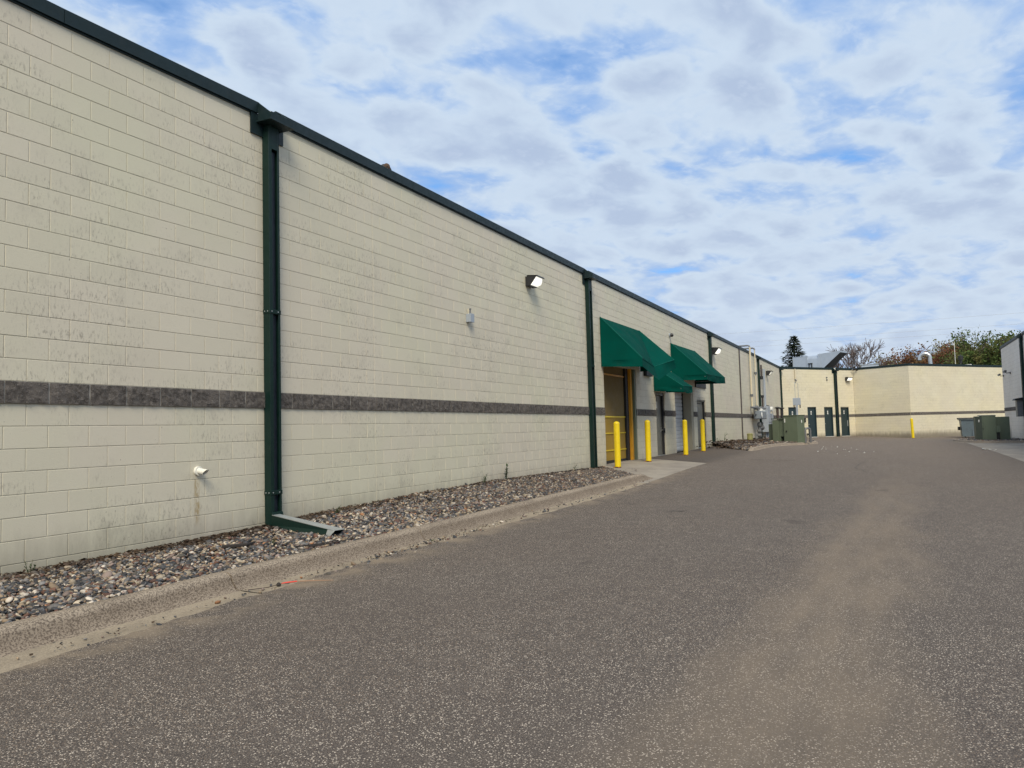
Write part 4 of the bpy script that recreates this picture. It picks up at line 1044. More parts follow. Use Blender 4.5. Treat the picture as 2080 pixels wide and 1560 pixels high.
m = MB(); m.tube([(41.45, 3.84, zt), (41.45, 3.84, zt + .62), (41.47, 3.80, zt + .70), (41.55, 3.72, zt + .72), (41.64, 3.64, zt + .68), (41.66, 3.62, zt + .60), (41.66, 3.62, zt)], .055, 8); m.build('bend', M_GREYP, r, smooth=.9)
r = thing('post_box', 'pale grey box on a post rising behind the left transformer', 'electrical box', (44.0, 4.44, g(44, 4.44)))
m = MB(); m.box(43.95, 44.15, 4.24, 4.62, .96, 1.34); m.build('box', M_GREYB, r, bevel=.02)
m = MB(); m.tube([(44.0, 4.44, g(44, 4.44)), (44.0, 4.44, .97)], .06, 10); m.build('post', M_GREYB, r, smooth=.9)
m = MB(); m.tube([(44.1, 4.50, 1.34), (44.1, 4.50, 2.2)], .012, 5); m.tube([(44.1, 4.34, 1.34), (44.1, 4.34, 2.15)], .012, 5); m.build('aerial', M_ZINC, r)
m = MB(); m.tube([(44.12, 4.28, .96), (44.12, 4.28, .80)], .03, 6); m.tube([(44.1, 4.58, .96), (44.1, 4.58, .80)], .03, 6); m.build('gland', M_DARK, r)

zt = g(45.8, -4.3) + .10
transformer('olive green transformer cabinets beside the grey wall on the right', (46.6, -4.95), math.radians(-38), True, zt, 1.26) if False else None
def transformer_right():
    fr = Frame((45.75, -4.10), Vector((.12, -1)), Vector((-1, -.12)))      # u to the right in the picture, v towards the drive
    root = thing('transformer', 'olive green transformer cabinets beside the grey wall on the right', 'transformer', (45.75, -4.10, zt)); z = zt; H = 1.27
    m = MB(fr); m.box(.12, .74, -.55, 0, z, z + H); m.build('cabinet', M_TRAN, root, bevel=.012)
    m = MB(fr); m.hexa([(-.06, -.5, z), (.115, -.02, z), (.115, -.5, z), (-.06, -.9, z)], [(-.06, -.5, z + H - .02), (.115, -.02, z + H - .02), (.115, -.5, z + H - .02), (-.06, -.9, z + H - .02)]); m.build('side_panel', M_TRAND, root)
    m = MB(fr); m.hexa([(.70, -.62, z + H), (.76, .02, z + H), (.10, .02, z + H), (.05, -.62, z + H)], [(.70, -.60, z + H + .04), (.74, .0, z + H + .03), (.12, .0, z + H + .03), (.07, -.60, z + H + .04)]); m.build('lid', M_TRAND, root)
    m = MB(fr); m.box(.745, .92, -.30, .02, z + .42, z + .74); m.build('front_box', M_TRAN, root, bevel=.008)
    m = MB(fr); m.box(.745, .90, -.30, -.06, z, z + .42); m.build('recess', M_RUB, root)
    m = MB(fr); m.box(.745, 1.42, -.95, -.32, z, z + H * .95); m.build('end_cabinet', M_TRAN, root, bevel=.012)
    m = MB(fr); m.box(.77, .80, -.319, -.30, z + .80, z + H * .93); m.box(.17, .18, .001, .006, z + .05, z + H - .05); m.build('door_edge', M_TRAND, root)
    m = MB(fr); m.box(.01, .05, -.2, -.17, z + .95, z + 1.08); m.build('label_plate', M_PLATE, root)
    m = MB(fr); m.box(.14, .17, .001, .02, z + .58, z + .64); m.build('latch', M_DARK, root)
transformer_right()

r = thing('dumpster', 'blue grey steel dumpster with dark lid behind the right transformer', 'dumpster', (63.9, -5.2, g(63.9, -5.2)))
z = g(63.9, -5.2)
m = MB(); m.hexa([(63.4, -5.95, z + .10), (64.7, -5.95, z + .10), (64.7, -4.62, z + .10), (63.4, -4.62, z + .10)], [(63.2, -5.98, z + 1.26), (64.9, -5.98, z + 1.26), (64.9, -4.55, z + 1.26), (63.2, -4.55, z + 1.26)]); m.build('bin', M_DUMP, r, bevel=.015)
m = MB(); m.box(63.14, 64.95, -6.02, -4.46, z + 1.262, z + 1.33); m.build('rim', M_DUMP, r, bevel=.01)
m = MB(); m.hexa([(63.1, -6.0, z + 1.334), (64.9, -6.0, z + 1.334), (64.9, -4.42, z + 1.334), (63.1, -4.42, z + 1.334)], [(63.1, -6.0, z + 1.37), (64.9, -6.0, z + 1.44), (64.9, -4.42, z + 1.44), (63.1, -4.42, z + 1.37)]); m.build('lid', M_RUB, r, bevel=.01)
m = MB(); m.box(63.7, 64.3, -4.53, -4.40, z + .55, z + .80); m.build('lift_pocket', M_RUB, r)
m = MB(); m.box(63.30, 63.34, -5.9, -4.6, z + .70, z + .76); m.box(63.30, 63.36, -5.3, -5.24, z + .14, z + 1.24); m.build('rib', M_DUMP, r)
for yy in (-4.8, -5.8):
    m = MB(); m.cyl((63.6, yy - .03, z + .07), (63.6, yy + .03, z + .07), .07, 10); m.build('caster', M_RUB, r)

def pipe_cap(u, z, i, s=.09):
    r = thing('pipe_cap', ['upper dark round pipe cap left of the dark doors, topmost', 'second dark round pipe cap just under the topmost', 'third dark round pipe cap at mid height left of the dark doors', 'lowest dark round pipe cap near the foot of the yellow wall'][i], 'pipe cap', FA.p(u, 0, z - s), 'round pipe caps on the yellow wall')
    m = MB(FA); m.cyl((u, .003, z), (u, .09, z), s, 12); m.build('rim', M_DARK, r)
    m = MB(FA); m.cyl((u, .09, z), (u, .10, z), s * .7, 12); m.build('face', M_RUB, r)
for i, (u, z) in enumerate(((2.28, .28), (2.28, .12), (2.30, -.42), (2.52, -.86))): pipe_cap(u, z, i, .085 if i < 2 else .06)
for i, (u, z) in enumerate(((4.87, 3.40), (4.88, 3.22))):
    r = thing('wall_fitting', ['upper of two tiny dark fittings high on the yellow wall', 'lower of two tiny dark fittings high on the yellow wall'][i], 'fitting', FA.p(u, 0, z), 'tiny fittings on the yellow wall')
    m = MB(FA); m.tube([(u, .002, z), (u, .06, z), (u, .10, z - .04)], [.05, .05, .03], 8); m.build('nozzle', M_GREYP, r)
r = thing('wall_pipe', 'thin pale yellow pipe hanging from the coping of the yellow wall', 'pipe', FA.p(1.47, .07, 3.2))
m = MB(FA); m.tube([(1.47, .07, 3.24), (1.47, .07, 4.0)], .05, 8); m.build('tube', M_CREAMP, r, smooth=.9)
m = MB(FA); m.tube([(1.47, .07, 3.24), (1.47, .10, 3.14), (1.50, .16, 3.10)], .05, 8); m.build('elbow', M_GREYP, r, smooth=.9)

def camera_thing(label, fr, u, z, s=1.):
    r = thing('security_camera', label, 'security camera', fr.p(u, 0, z), 'security cameras')
    m = MB(fr); m.cyl((u, .002, z), (u, .03, z), .05 * s, 10); m.tube([(u, .03, z), (u, .16 * s, z), (u, .18 * s, z + .04 * s)], .018 * s, 6); m.build('bracket', M_DARK, r)
    m = MB(fr); m.tube([(u + .12 * s, .16 * s, z + .09 * s), (u - .16 * s, .26 * s, z + .04 * s)], .05 * s, 10); m.build('body', M_DARK, r)
    m = MB(fr); m.tube([(u - .16 * s, .26 * s, z + .04 * s), (u - .19 * s, .27 * s, z + .035 * s)], .038 * s, 10); m.build('lens_ring', M_ZINC, r)
camera_thing('small dark security camera under the coping at the bend of the yellow wall', FB, .35, 3.98, 1.2)
camera_thing('left of two dark security cameras on the grey wall', FR, 52.9, 2.42, 1.1)
camera_thing('right of two dark security cameras on the grey wall', FR, 50.1, 2.44, 1.3)
r = thing('hooded_cabinet', 'dark grey cabinet with black hood at the right edge of the grey wall', 'electrical cabinet', FR.p(46.2, .2, .05))
m = MB(FR); m.box(45.8, 46.35, .004, .34, .02, .84); m.build('body', M_GREYP, r, bevel=.01)
m = MB(FR); m.hexa([(45.7, .002, .845), (46.5, .002, .845), (46.5, .46, .845), (45.7, .46, .845)], [(45.7, .002, .99), (46.5, .002, .99), (46.5, .40, .93), (45.7, .40, .93)]); m.build('hood', M_RUB, r)


# ------------------------------------------------------------------ things on the roof
def hood():
    u_ = Vector((-.33, -.944)).normalized(); v_ = Vector((-u_.y, u_.x)) * -1      # u: right and towards the drive; v towards the camera
    if v_.x > 0: v_ = -v_
    fr = Frame((70.6, 7.25), u_, v_)
    r = thing('rooftop_air_duct', 'large galvanised rooftop air duct with slanted dark hood mouth', 'air duct', (70.6, 7.25, 3.75))
    zt_, zb_ = 5.70, 3.80
    m = MB(fr); m.box(0, 1.22, -1.4, 0, zb_, zt_ - .05); m.build('fan_section', M_GALV, r)
    m = MB(fr); m.box(-.02, 1.24, -1.42, .02, zt_ - .048, zt_ - .01); m.build('section_lid', M_GALV, r)
    m = MB(fr)
    prof = [(0.02, zb_ + .02)] + [(.02, 5.35)] + [(-.30 + .32 * math.cos(a), 5.35 + .34 * math.sin(a)) for a in np.linspace(.2, math.pi / 2, 6)] + [(-1.3, 5.69), (-1.3, zb_ + .02)]
    m.extrude(prof, 1.24, 2.20); m.build('curved_section', M_GALV, r, smooth=.6)
    m = MB(fr); m.box(2.20, 2.42, -1.45, .04, zb_, zt_ + .06); m.build('joining_collar', M_GALV, r)
    m = MB(fr)
    a0 = [(2.42, .0, zb_), (2.42, .0, zt_ + .08), (4.1, .0, zt_ + .20), (4.1, .0, zt_ + .06), (2.70, .0, zb_ + .80)]
    a1 = [(u, -1.5, z) for u, _, z in a0]
    m.add(a0 + a1, [(0, 1, 2, 3, 4), (1, 6, 7, 2), (2, 7, 8, 3), (9, 8, 7, 6, 5), (0, 5, 6, 1)]); m.build('hood', M_GALV, r, fix=False)
    m = MB(fr); m.add([(2.75, -.05, zb_ + .75), (4.05, -.05, zt_ + .05), (4.05, -1.46, zt_ + .05), (2.75, -1.46, zb_ + .75)], [(0, 1, 2, 3)]); m.add([(2.46, -.05, zb_), (2.75, -.05, zb_ + .75), (2.75, -1.46, zb_ + .75), (2.46, -1.46, zb_)], [(0, 1, 2, 3)]); m.build('mouth_dark', M_RUB, r, fix=False)  # black sheets stand in for the shade inside the open mouth
    m = MB(fr); m.box(1.35, 1.72, .03, .10, 4.98, 5.05); m.box(1.62, 1.70, .03, .08, 4.5, 4.98); m.box(1.40, 1.46, .03, .08, 4.6, 4.98); m.build('damper_bracket', M_DARK, r)
    for uu in (.0, 1.23):
        m = MB(fr); m.box(uu - .015, uu + .015, .002, .03, zb_, zt_ - .06); m.build('seam', M_ZINC, r)
hood()
r = thing('gooseneck_vent', 'shiny gooseneck vent pipe rising behind the far roof edge', 'vent pipe', (74, -3.1, 3.75))
gx, gy = 74.0, -3.35
arc = [(gx, gy + .38 - .38 * math.cos(a), 5.22 + .36 * math.sin(a)) for a in np.linspace(0, math.pi * .98, 12)]
m = MB(); m.tube([(gx, gy - .10, 3.76), (gx, gy, 5.0)] + arc + [(gx, gy + .77, 5.05)], .15, 12); m.build('pipe', M_STEEL, r, smooth=.9)
m = MB(); m.lathe((gx, gy - .1, 3.76), [(.35, 0), (.35, .06), (.2, .16)], 14); m.build('flashing', M_ZINC, r)
r = thing('roof_exhaust', 'small white roof exhaust with dark stack right of the gooseneck vent', 'roof vent', (75, -5.6, 3.75))
m = MB(); m.box(74.4, 75.6, -6.4, -5.2, 3.76, 4.50); m.build('curb_box', M_PLATE, r, bevel=.02)
m = MB(); m.tube([(74.8, -5.65, 4.62), (74.8, -5.65, 4.85), (74.8, -5.65, 4.95), (74.8, -5.65, 5.25), (74.8, -5.65, 5.32)], [.10, .10, .19, .18, .05], 12); m.build('stack', M_RUB, r)
m = MB(); m.tube([(74.8, -5.25, 4.62), (74.8, -5.25, 6.5)], .02, 6); m.tube([(74.8, -5.25, 6.2), (74.8, -5.05, 6.55)], .02, 6); m.build('aerial', M_PLATE, r)
r = thing('roof_unit', 'low pale grey roof unit behind the bend of the yellow wall', 'roof unit', (76, 1.2, 3.75))
m = MB(); m.box(75.2, 76.6, .6, 2.0, 3.76, 4.98); m.build('casing', M_GALV, r, bevel=.02)
m = MB(); m.box(75.15, 76.65, .55, 2.05, 4.985, 5.03); m.build('lid', M_ZINC, r)


# ------------------------------------------------------------------ pebbles
def ico(sub):
    bm = bmesh.new(); bmesh.ops.create_icosphere(bm, subdivisions=sub, radius=1.)
    v = np.array([q.co[:] for q in bm.verts]); f = np.array([[a.index for a in p.verts] for p in bm.faces]); bm.free(); return v, f
PAL = np.array([(.050, .055, .062), (.075, .078, .085), (.035, .037, .042), (.12, .062, .048), (.16, .085, .06), (.30, .225, .15), (.46, .39, .29), (.56, .50, .42), (.27, .21, .18), (.155, .155, .16), (.22, .215, .21), (.11, .10, .085), (.36, .18, .09)])
PW = np.array([.13, .12, .07, .065, .045, .12, .10, .07, .08, .11, .08, .07, .012]); PW = PW / PW.sum()
def pebbles(name, label, pts, z, size, sub, mat=M_PEB, flat=(.45, .8), dull=None):
    n = len(pts); bv, bf = ico(sub); nv = len(bv)
    a = RNG.uniform(0, 2 * math.pi, n); tilt = RNG.normal(0, .28, (n, 2))
    sx = size * RNG.uniform(.85, 1.35, n); sy_ = size * RNG.uniform(.65, 1.0, n); sz = size * RNG.uniform(*flat, n)
    jit = 1 + RNG.normal(0, .10, (n, nv))
    V = bv[None] * jit[..., None] * np.stack([sx, sy_, sz], 1)[:, None]
    V[..., 2] += V[..., 0] * tilt[:, :1] + V[..., 1] * tilt[:, 1:]
    ca, sa = np.cos(a)[:, None], np.sin(a)[:, None]
    X = V[..., 0] * ca - V[..., 1] * sa + pts[:, :1]; Y = V[..., 0] * sa + V[..., 1] * ca + pts[:, 1:]
    Z = V[..., 2] + z[:, None] + ZO
    co = np.stack([X, Y, Z], -1).reshape(-1, 3); F_ = (bf[None] + (np.arange(n) * nv)[:, None, None]).reshape(-1, 3)
    me = bpy.data.meshes.new(name); me.vertices.add(len(co)); me.vertices.foreach_set('co', co.ravel().astype('f'))
    me.loops.add(F_.size); me.loops.foreach_set('vertex_index', F_.ravel().astype('i'))
    me.polygons.add(len(F_)); me.polygons.foreach_set('loop_start', np.arange(0, F_.size, 3, dtype='i')); me.polygons.foreach_set('loop_total', np.full(len(F_), 3, 'i'))
    me.update(calc_edges=True); me.polygons.foreach_set('use_smooth', np.ones(len(F_), bool))
    c = PAL[RNG.choice(len(PAL), n, p=PW)] * RNG.uniform(.65, 1.2, (n, 1))
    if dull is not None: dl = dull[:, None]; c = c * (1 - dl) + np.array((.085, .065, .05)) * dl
    at = me.color_attributes.new('tone', 'FLOAT_COLOR', 'POINT'); at.data.foreach_set('color', np.repeat(np.c_[c, np.ones(n)], nv, 0).ravel().astype('f'))
    me.materials.append(mat); me.validate()
    return stuff(link(name, me), label)
KY = lambda x: np.interp(x, [-8, 3, 5.4, 7.5, 10, 14, 16.4, 17.6], [5.33, 5.33, 5.36, 5.30, 5.28, 5.27, 5.22, 5.12])
WB = lambda x: np.interp(x, [4.1, 5.6, 7.3, 8.25, 11, 13.4, 18.8, 19.9], [-1.13, -1.12, -1.09, -1.03, -.97, -.95, -1.01, -1.08])
def bed_z(x, y):
    k = np.clip((y - KY(x)) / (7.02 - KY(x)), 0, 1)
    z0 = G(x, np.full_like(x, 5.1)) + .125; z1 = WB(x) - .02
    end = np.clip((17.6 + (y - 5.3) * 1.2 - x) / 1.2, 0, 1)
    zz = z0 + (z1 - z0) * (k ** 1.1) + .012 * np.sin(x * 2.3 + y * 4) * k * (1 - k) * 4
    return np.where(end < 1, G(x, y) + .01 + (zz - G(x, y) - .01) * end, zz)
xs2 = np.linspace(-6, 19.9, 180); yl = np.where(xs2 > 17.3, np.minimum(5.3 + (xs2 - 17.3) * .72, 7.0), KY(xs2) + .0)
grid_mesh('soil', xs2, yl, np.full(180, 7.01), 12, bed_z, M_SOIL, 'dark soil under the pebbles along the wall', dz=-.018)
def scatter(x0, x1, dens):
    n = int((x1 - x0) * 1.78 * dens); x = RNG.uniform(x0, x1, n); y = RNG.uniform(5.24, 7.0, n)
    ok = (y > KY(x) + .012) & (x < 17.7 + (y - 5.3) * 1.22); return x[ok], y[ok]
X1, Y1 = scatter(2.6, 9.0, 1450); X2, Y2 = scatter(9.0, 19.9, 950)
bed = None
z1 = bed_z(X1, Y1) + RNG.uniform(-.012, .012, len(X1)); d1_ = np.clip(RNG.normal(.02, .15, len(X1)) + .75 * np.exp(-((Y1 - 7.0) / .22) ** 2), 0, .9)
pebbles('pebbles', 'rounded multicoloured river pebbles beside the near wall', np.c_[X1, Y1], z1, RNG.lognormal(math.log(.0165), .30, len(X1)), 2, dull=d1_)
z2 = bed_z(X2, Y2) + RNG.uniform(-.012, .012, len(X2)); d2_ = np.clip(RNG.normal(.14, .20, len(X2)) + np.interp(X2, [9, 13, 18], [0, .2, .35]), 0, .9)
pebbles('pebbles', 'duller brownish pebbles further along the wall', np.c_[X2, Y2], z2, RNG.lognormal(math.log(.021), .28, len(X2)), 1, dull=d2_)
# gravel island on the left, mounded
ISL = [(34.4, 7.0), (33.0, 6.5), (31.6, 5.6), (30.7, 4.97), (33.7, 4.84), (36.4, 4.80), (38.7, 4.64), (40.3, 4.30), (41.6, 4.0), (43, 3.77), (44.3, 3.69), (45.1, 3.84), (45.7, 4.25), (46.6, 4.85), (48, 5.5), (52, 6.3), (57, 7.0)]
def inpoly(x, y, P):
    r_ = np.zeros(len(x), bool); n = len(P)
    for i in range(n):
        (x0, y0), (x1, y1) = P[i], P[(i + 1) % n]
        r_ ^= ((y0 > y) != (y1 > y)) & (x < (x1 - x0) * (y - y0) / (y1 - y0 + 1e-9) + x0)
    return r_
def isl_z(x, y): return G(x, y) + .105 + .03 * np.sin(x * 1.1) * np.sin(y * 1.7) - .10 * np.clip(1 - (x - 30.7 - (y - 4.9) * .6) / 1.5, 0, 1) + .06 * np.clip((y - 5.5) / 1.5, 0, 1)
def poly_bed(name, P, zf, label, n):
    x = RNG.uniform(min(p[0] for p in P), max(p[0] for p in P), n); y = RNG.uniform(min(p[1] for p in P), max(p[1] for p in P), n)
    ok = inpoly(x, y, P); x, y = x[ok], y[ok]
    bm = bmesh.new(); vs = [bm.verts.new((a, b, 0)) for a, b in P]; bm.faces.new(vs); bmesh.ops.triangulate(bm, faces=bm.faces[:]); bmesh.ops.subdivide_edges(bm, edges=bm.edges[:], cuts=5, use_grid_fill=True)
    for v in bm.verts: v.co.z = float(zf(np.array([v.co.x]), np.array([v.co.y]))[0]) + ZO - .02
    me = bpy.data.meshes.new('soil'); bm.to_mesh(me); bm.free(); me.materials.append(M_SOIL); struct(link('soil', me), 'dark soil under ' + label)
    return x, y
x, y = poly_bed('soil', ISL, isl_z, 'the gravel island round the left transformer', 26000)
pebbles('pebbles', 'brown gravel of the kerbed island round the left transformer', np.c_[x, y], isl_z(x, y) + RNG.uniform(-.02, .03, len(x)), RNG.lognormal(math.log(.034), .35, len(x)), 1, dull=np.clip(RNG.normal(.45, .25, len(x)), 0, .95))
RISL = [(44.98, -6.10), (44.95, -4.6), (45.05, -3.98), (46.35, -3.60), (47.4, -3.40), (48.4, -3.30), (50, -3.4), (51, -4.4), (52.5, -6.10)]
risl_z = lambda x, y: G(x, y) + .10 + 0 * x
x, y = poly_bed('soil', RISL, risl_z, 'the gravel round the right transformer', 9000)
pebbles('pebbles', 'pinkish gravel round the right transformer', np.c_[x, y], risl_z(x, y) + RNG.uniform(-.02, .04, len(x)), RNG.lognormal(math.log(.045), .3, len(x)), 1, dull=np.clip(RNG.normal(.3, .25, len(x)), 0, .9))

# dead leaves and bark against the wall, grit and crumbs in the gutter
def flakes(name, label, x, y, z, s, mat, lift=.5):
    m = MB()
    for a, b, c, q in zip(x, y, z, s):
        an = random.uniform(0, 6.28); ca, sa = math.cos(an) * q, math.sin(an) * q; k = q * lift
        m.add([(a - ca, b - sa, c + random.uniform(0, k)), (a + sa * .45, b - ca * .45, c + random.uniform(-.2, .7) * k), (a + ca, b + sa, c + random.uniform(0, k)), (a - sa * .45, b + ca * .45, c + random.uniform(0, k))], [(0, 1, 2), (0, 2, 3)])
    return stuff(m.build(name, mat, fix=False), label)
n = 3400; x = np.r_[RNG.uniform(3, 19.5, n * 6 // 10), RNG.normal(6.6, 1.3, n * 4 // 10)]; y = 7.0 - np.abs(RNG.normal(0, .15, len(x))) - np.where(RNG.random(len(x)) < .12, RNG.uniform(0, 1.3, len(x)), 0); y = np.maximum(y, 5.5)
flakes('leaf_litter', 'dead leaves and bark scraps blown against the foot of the wall', x, y, bed_z(x, y) + .012, RNG.uniform(.012, .034, len(x)), M_LITTER, .9)
n = 900; x = RNG.uniform(30.8, 46, n); y = np.clip(RNG.normal(6.2, .5, n), 4.9, 7.0)
flakes('leaf_litter', 'dry twigs and bark on the gravel island', x, y, isl_z(x, y) + .04, RNG.uniform(.03, .09, n), M_LITTER, .9)
n = 420; x = np.r_[RNG.uniform(3, 17, n // 2), RNG.normal(7.6, .9, n - n // 2)]; y = 4.90 + RNG.normal(0, .07, n)
pebbles('gutter_grit', 'loose stones and grit lying in the gutter', np.c_[x, y], G(x, y) + .008, RNG.lognormal(math.log(.009), .45, n), 1, flat=(.4, .7))
n = 500; x = np.r_[RNG.uniform(3, 17, n // 2), RNG.normal(8.2, 1.2, n - n // 2)]; y = 4.92 + RNG.normal(0, .07, n)
flakes('gutter_leaves', 'dry leaf scraps and needles lying in the gutter', x, y, G(x, y) + .012, RNG.uniform(.006, .022, n), M_LITTER, .6)
n = 22; x = RNG.normal(33.6, 1.9, n); y = 2.0 + RNG.normal(0, .55, n)
pebbles('crumbs', 'white scraps scattered on the asphalt before the gravel island', np.c_[x, y], G(x, y) + .016, RNG.lognormal(math.log(.015), .5, n), 1, mat=M_PLATE, flat=(.3, .6))
x = np.array([36.2, 35.6, 36.0, 34.9]); y = np.array([-3.35, -3.5, -3.32, -3.6])
pebbles('crumbs', 'pale paper scraps at the edge of the concrete slab', np.c_[x, y], G(x, y) + .03, np.array([.09, .05, .06, .07]), 1, mat=M_PLATE, flat=(.12, .2))

# marker stick in the gutter
r = thing('marker_stick', 'thin broken marking stick with orange-red sleeve lying at the gutter edge', 'stick', (5.33, 4.88, g(5.33, 4.88)))
a_ = Vector((5.30, 4.90)); b_ = Vector((5.60, 4.57))
def on(p, h=.014): return (p.x, p.y, g(p.x, p.y) + .008 + h)
m = MB(); m.tube([on(a_), on(a_.lerp(b_, .35), .022), on(a_.lerp(b_, .7), .016), on(b_, .008)], [.004, .005, .004, .002], 6); m.build('stick', M_STICK, r)
m = MB(); m.tube([on(a_, .014), on(a_.lerp(b_, .08), .018), on(a_.lerp(b_, .28), .022), on(a_.lerp(b_, .31), .022)], [.004, .006, .006, .003], 8); m.build('sleeve', M_RED, r, smooth=.9)
m = MB(); m.lathe((a_.x - .02, a_.y + .015, g(5.3, 4.9) + .004), [(.018, 0), (.022, .012), (.012, .026), (.003, .03)], 8); m.build('clod', M_RUBBLE, r)
# twigs
for i, (pts, lab) in enumerate(((([(6.30, 5.62), (6.52, 5.50), (6.80, 5.47)]), 'dark twig lying on the pebbles left of the kick-out end'), (([(6.35, 5.50), (6.55, 5.43), (6.75, 5.40), (6.86, 5.385)]), 'longer dark twig on the pebbles against the kerb'), (([(5.02, 5.02), (5.16, 4.93), (5.4, 4.93)]), 'thin curved twig in the gutter at the kerb joint'), (([(5.9, 6.25), (6.1, 6.12), (6.25, 6.15)]), 'short bark piece on the pebbles near the wall'))):
    zf = (lambda a, b: float(bed_z(np.array([a]), np.array([b]))[0]) + .03) if i != 2 else (lambda a, b: g(a, b) + .012)
    m = MB(); P_ = [(a, b, zf(a, b)) for a, b in pts]; m.tube(P_, [[.008, .007, .005, .003], [.008, .007, .006, .003], [.004, .0035, .002, .001], [.02, .02, .012]][i][:len(P_)], 6)
    o = m.build('twig', M_RUBBLE if i != 2 else M_BROWN); o['label'] = lab; o['category'] = 'twig'; o['group'] = 'twigs'

# weeds
def weed(label, x, y, h, n, spread, leafy=True, z=None):
    z = float(bed_z(np.array([x]), np.array([y]))[0]) if z is None else z
    r = thing('weed', label, 'weed', (x, y, z), 'weeds along the wall')
    ms = MB(); ml = MB()
    for k in range(n):
        a = random.uniform(0, 6.28); l = h * random.uniform(.5, 1.); s = spread * random.uniform(.3, 1.)
        p0 = Vector((x + random.uniform(-.02, .02), min(6.99, y + random.uniform(-.02, .02)), z - .01)); p2 = p0 + Vector((math.cos(a) * s, -abs(math.sin(a)) * s * .6, l)); p1 = p0.lerp(p2, .5) + Vector((0, 0, l * .12))
        ms.tube([tuple(p0), tuple(p1), tuple(p2)], [.003, .0025, .001], 4)
        for j in range(9 if leafy else 3):
            f = random.uniform(.25, 1.); q = p0.lerp(p1, f * 2) if f < .5 else p1.lerp(p2, f * 2 - 1)
            d_ = Vector((random.uniform(-1, 1), random.uniform(-1, .2), random.uniform(-.1, .9))).normalized() * h * (.16 if leafy else .4) * random.uniform(.6, 1.2)
            sd = d_.cross(Vector((0, 0, 1))).normalized() * d_.length * (.22 if leafy else .06)
            ml.add([tuple(q), tuple(q + d_ * .5 + sd), tuple(q + d_), tuple(q + d_ * .5 - sd)], [(0, 1, 2, 3)])
    ms.build('stem', M_WEED, r); ml.build('leaves', M_WEED, r, fix=False)
weed('tallest upright green weed at the foot of the wall, mid way to the awnings', 13.9, 6.96, .34, 9, .14)
weed('spreading grass tuft left of the tallest weed', 12.9, 6.93, .20, 9, .12, False)
weed('small leafy weed at the left edge by the wall', 4.35, 6.93, .14, 6, .06)
weed('low weed on the pebbles in front of the small leafy weed', 4.75, 5.95, .09, 8, .07)
weed('grass tuft beside the kick-out pipe near the wall', 8.35, 6.75, .13, 9, .12)
weed('green clump behind the kick-out pipe among pebbles', 7.55, 6.35, .09, 8, .09)
weed('small green clump on the pebbles left of the kick-out', 6.35, 6.0, .08, 8, .07)
weed('mossy tuft at the kerb edge beyond the kick-out end', 8.0, 5.42, .05, 8, .06)
weed('tiny tuft growing in the gutter crack', 7.95, 5.0, .035, 8, .07, True, g(7.95, 5.0))
weed('thin grass stalk right of the third downspout', 36.4, 6.9, .5, 4, .15, False, float(isl_z(np.array([36.4]), np.array([6.9]))[0]))
weed('sparse grass by the wall left of the second downspout', 17.6, 6.95, .18, 6, .12, False)
weed('grass tuft at the foot of the third downspout', 34.75, 6.9, .3, 6, .12, False, g(34.75, 6.9) + .1)


# ------------------------------------------------------------------ trees behind the buildings
def branches(m, base, direction, length, r, depth, spread, tips, ratio=.72, up=.1, kids=(2, 3), seg=3, rmin=.022):
    pts = [base]; d_ = direction.normalized(); rs = [r]
    for k in range(seg):
        d_ = (d_ + Vector((random.uniform(-1, 1), random.uniform(-1, 1), random.uniform(-.4, .7))) * .15 + Vector((0, 0, up * .25))).normalized()
        pts.append(pts[-1] + d_ * length / seg); rs.append(max(rmin, r * (1 - .36 * (k + 1) / seg)))
    m.tube([tuple(p) for p in pts], rs, 5 if depth > 3 else 3, caps=False)
    if depth <= 1: tips.append((pts[-1], d_)); tips.append((pts[-2], d_))
    if depth == 0: return
    n = random.randint(*kids); a0 = random.uniform(0, 6.28)
    X_ = d_.orthogonal().normalized(); Y_ = d_.cross(X_)
    for k in range(n + 1):
        at = pts[-1] if k < n else pts[random.randint(1, seg - 1)]
        a = a0 + 6.283 * k / (n + .3) + random.uniform(-.4, .4)
        nd = (d_ + (X_ * math.cos(a) + Y_ * math.sin(a)) * spread * random.uniform(.6, 1.25) + Vector((0, 0, up))).normalized()
        branches(m, at, nd, length * ratio * random.uniform(.75, 1.15), max(rmin, rs[-1] * .72), depth - 1, spread, tips, ratio, up, kids, seg, rmin)
def leafcards(m, tips, n, s, jitter, flat=0.):
    for p, d_ in tips:
        for k in range(n):
            q = p + Vector((random.gauss(0, jitter), random.gauss(0, jitter), random.gauss(0, jitter)))
            a = Vector((random.uniform(-1, 1), random.uniform(-1, 1), random.uniform(-1, 1))).normalized() * s * random.uniform(.5, 1.3)
            b = a.cross(Vector((random.uniform(-1, 1), random.uniform(-1, 1), random.uniform(-1, 1)))).normalized() * a.length * .6
            m.add([tuple(q - a), tuple(q - b), tuple(q + a), tuple(q + b)], [(0, 1, 2, 3)])
GZ = -1.75
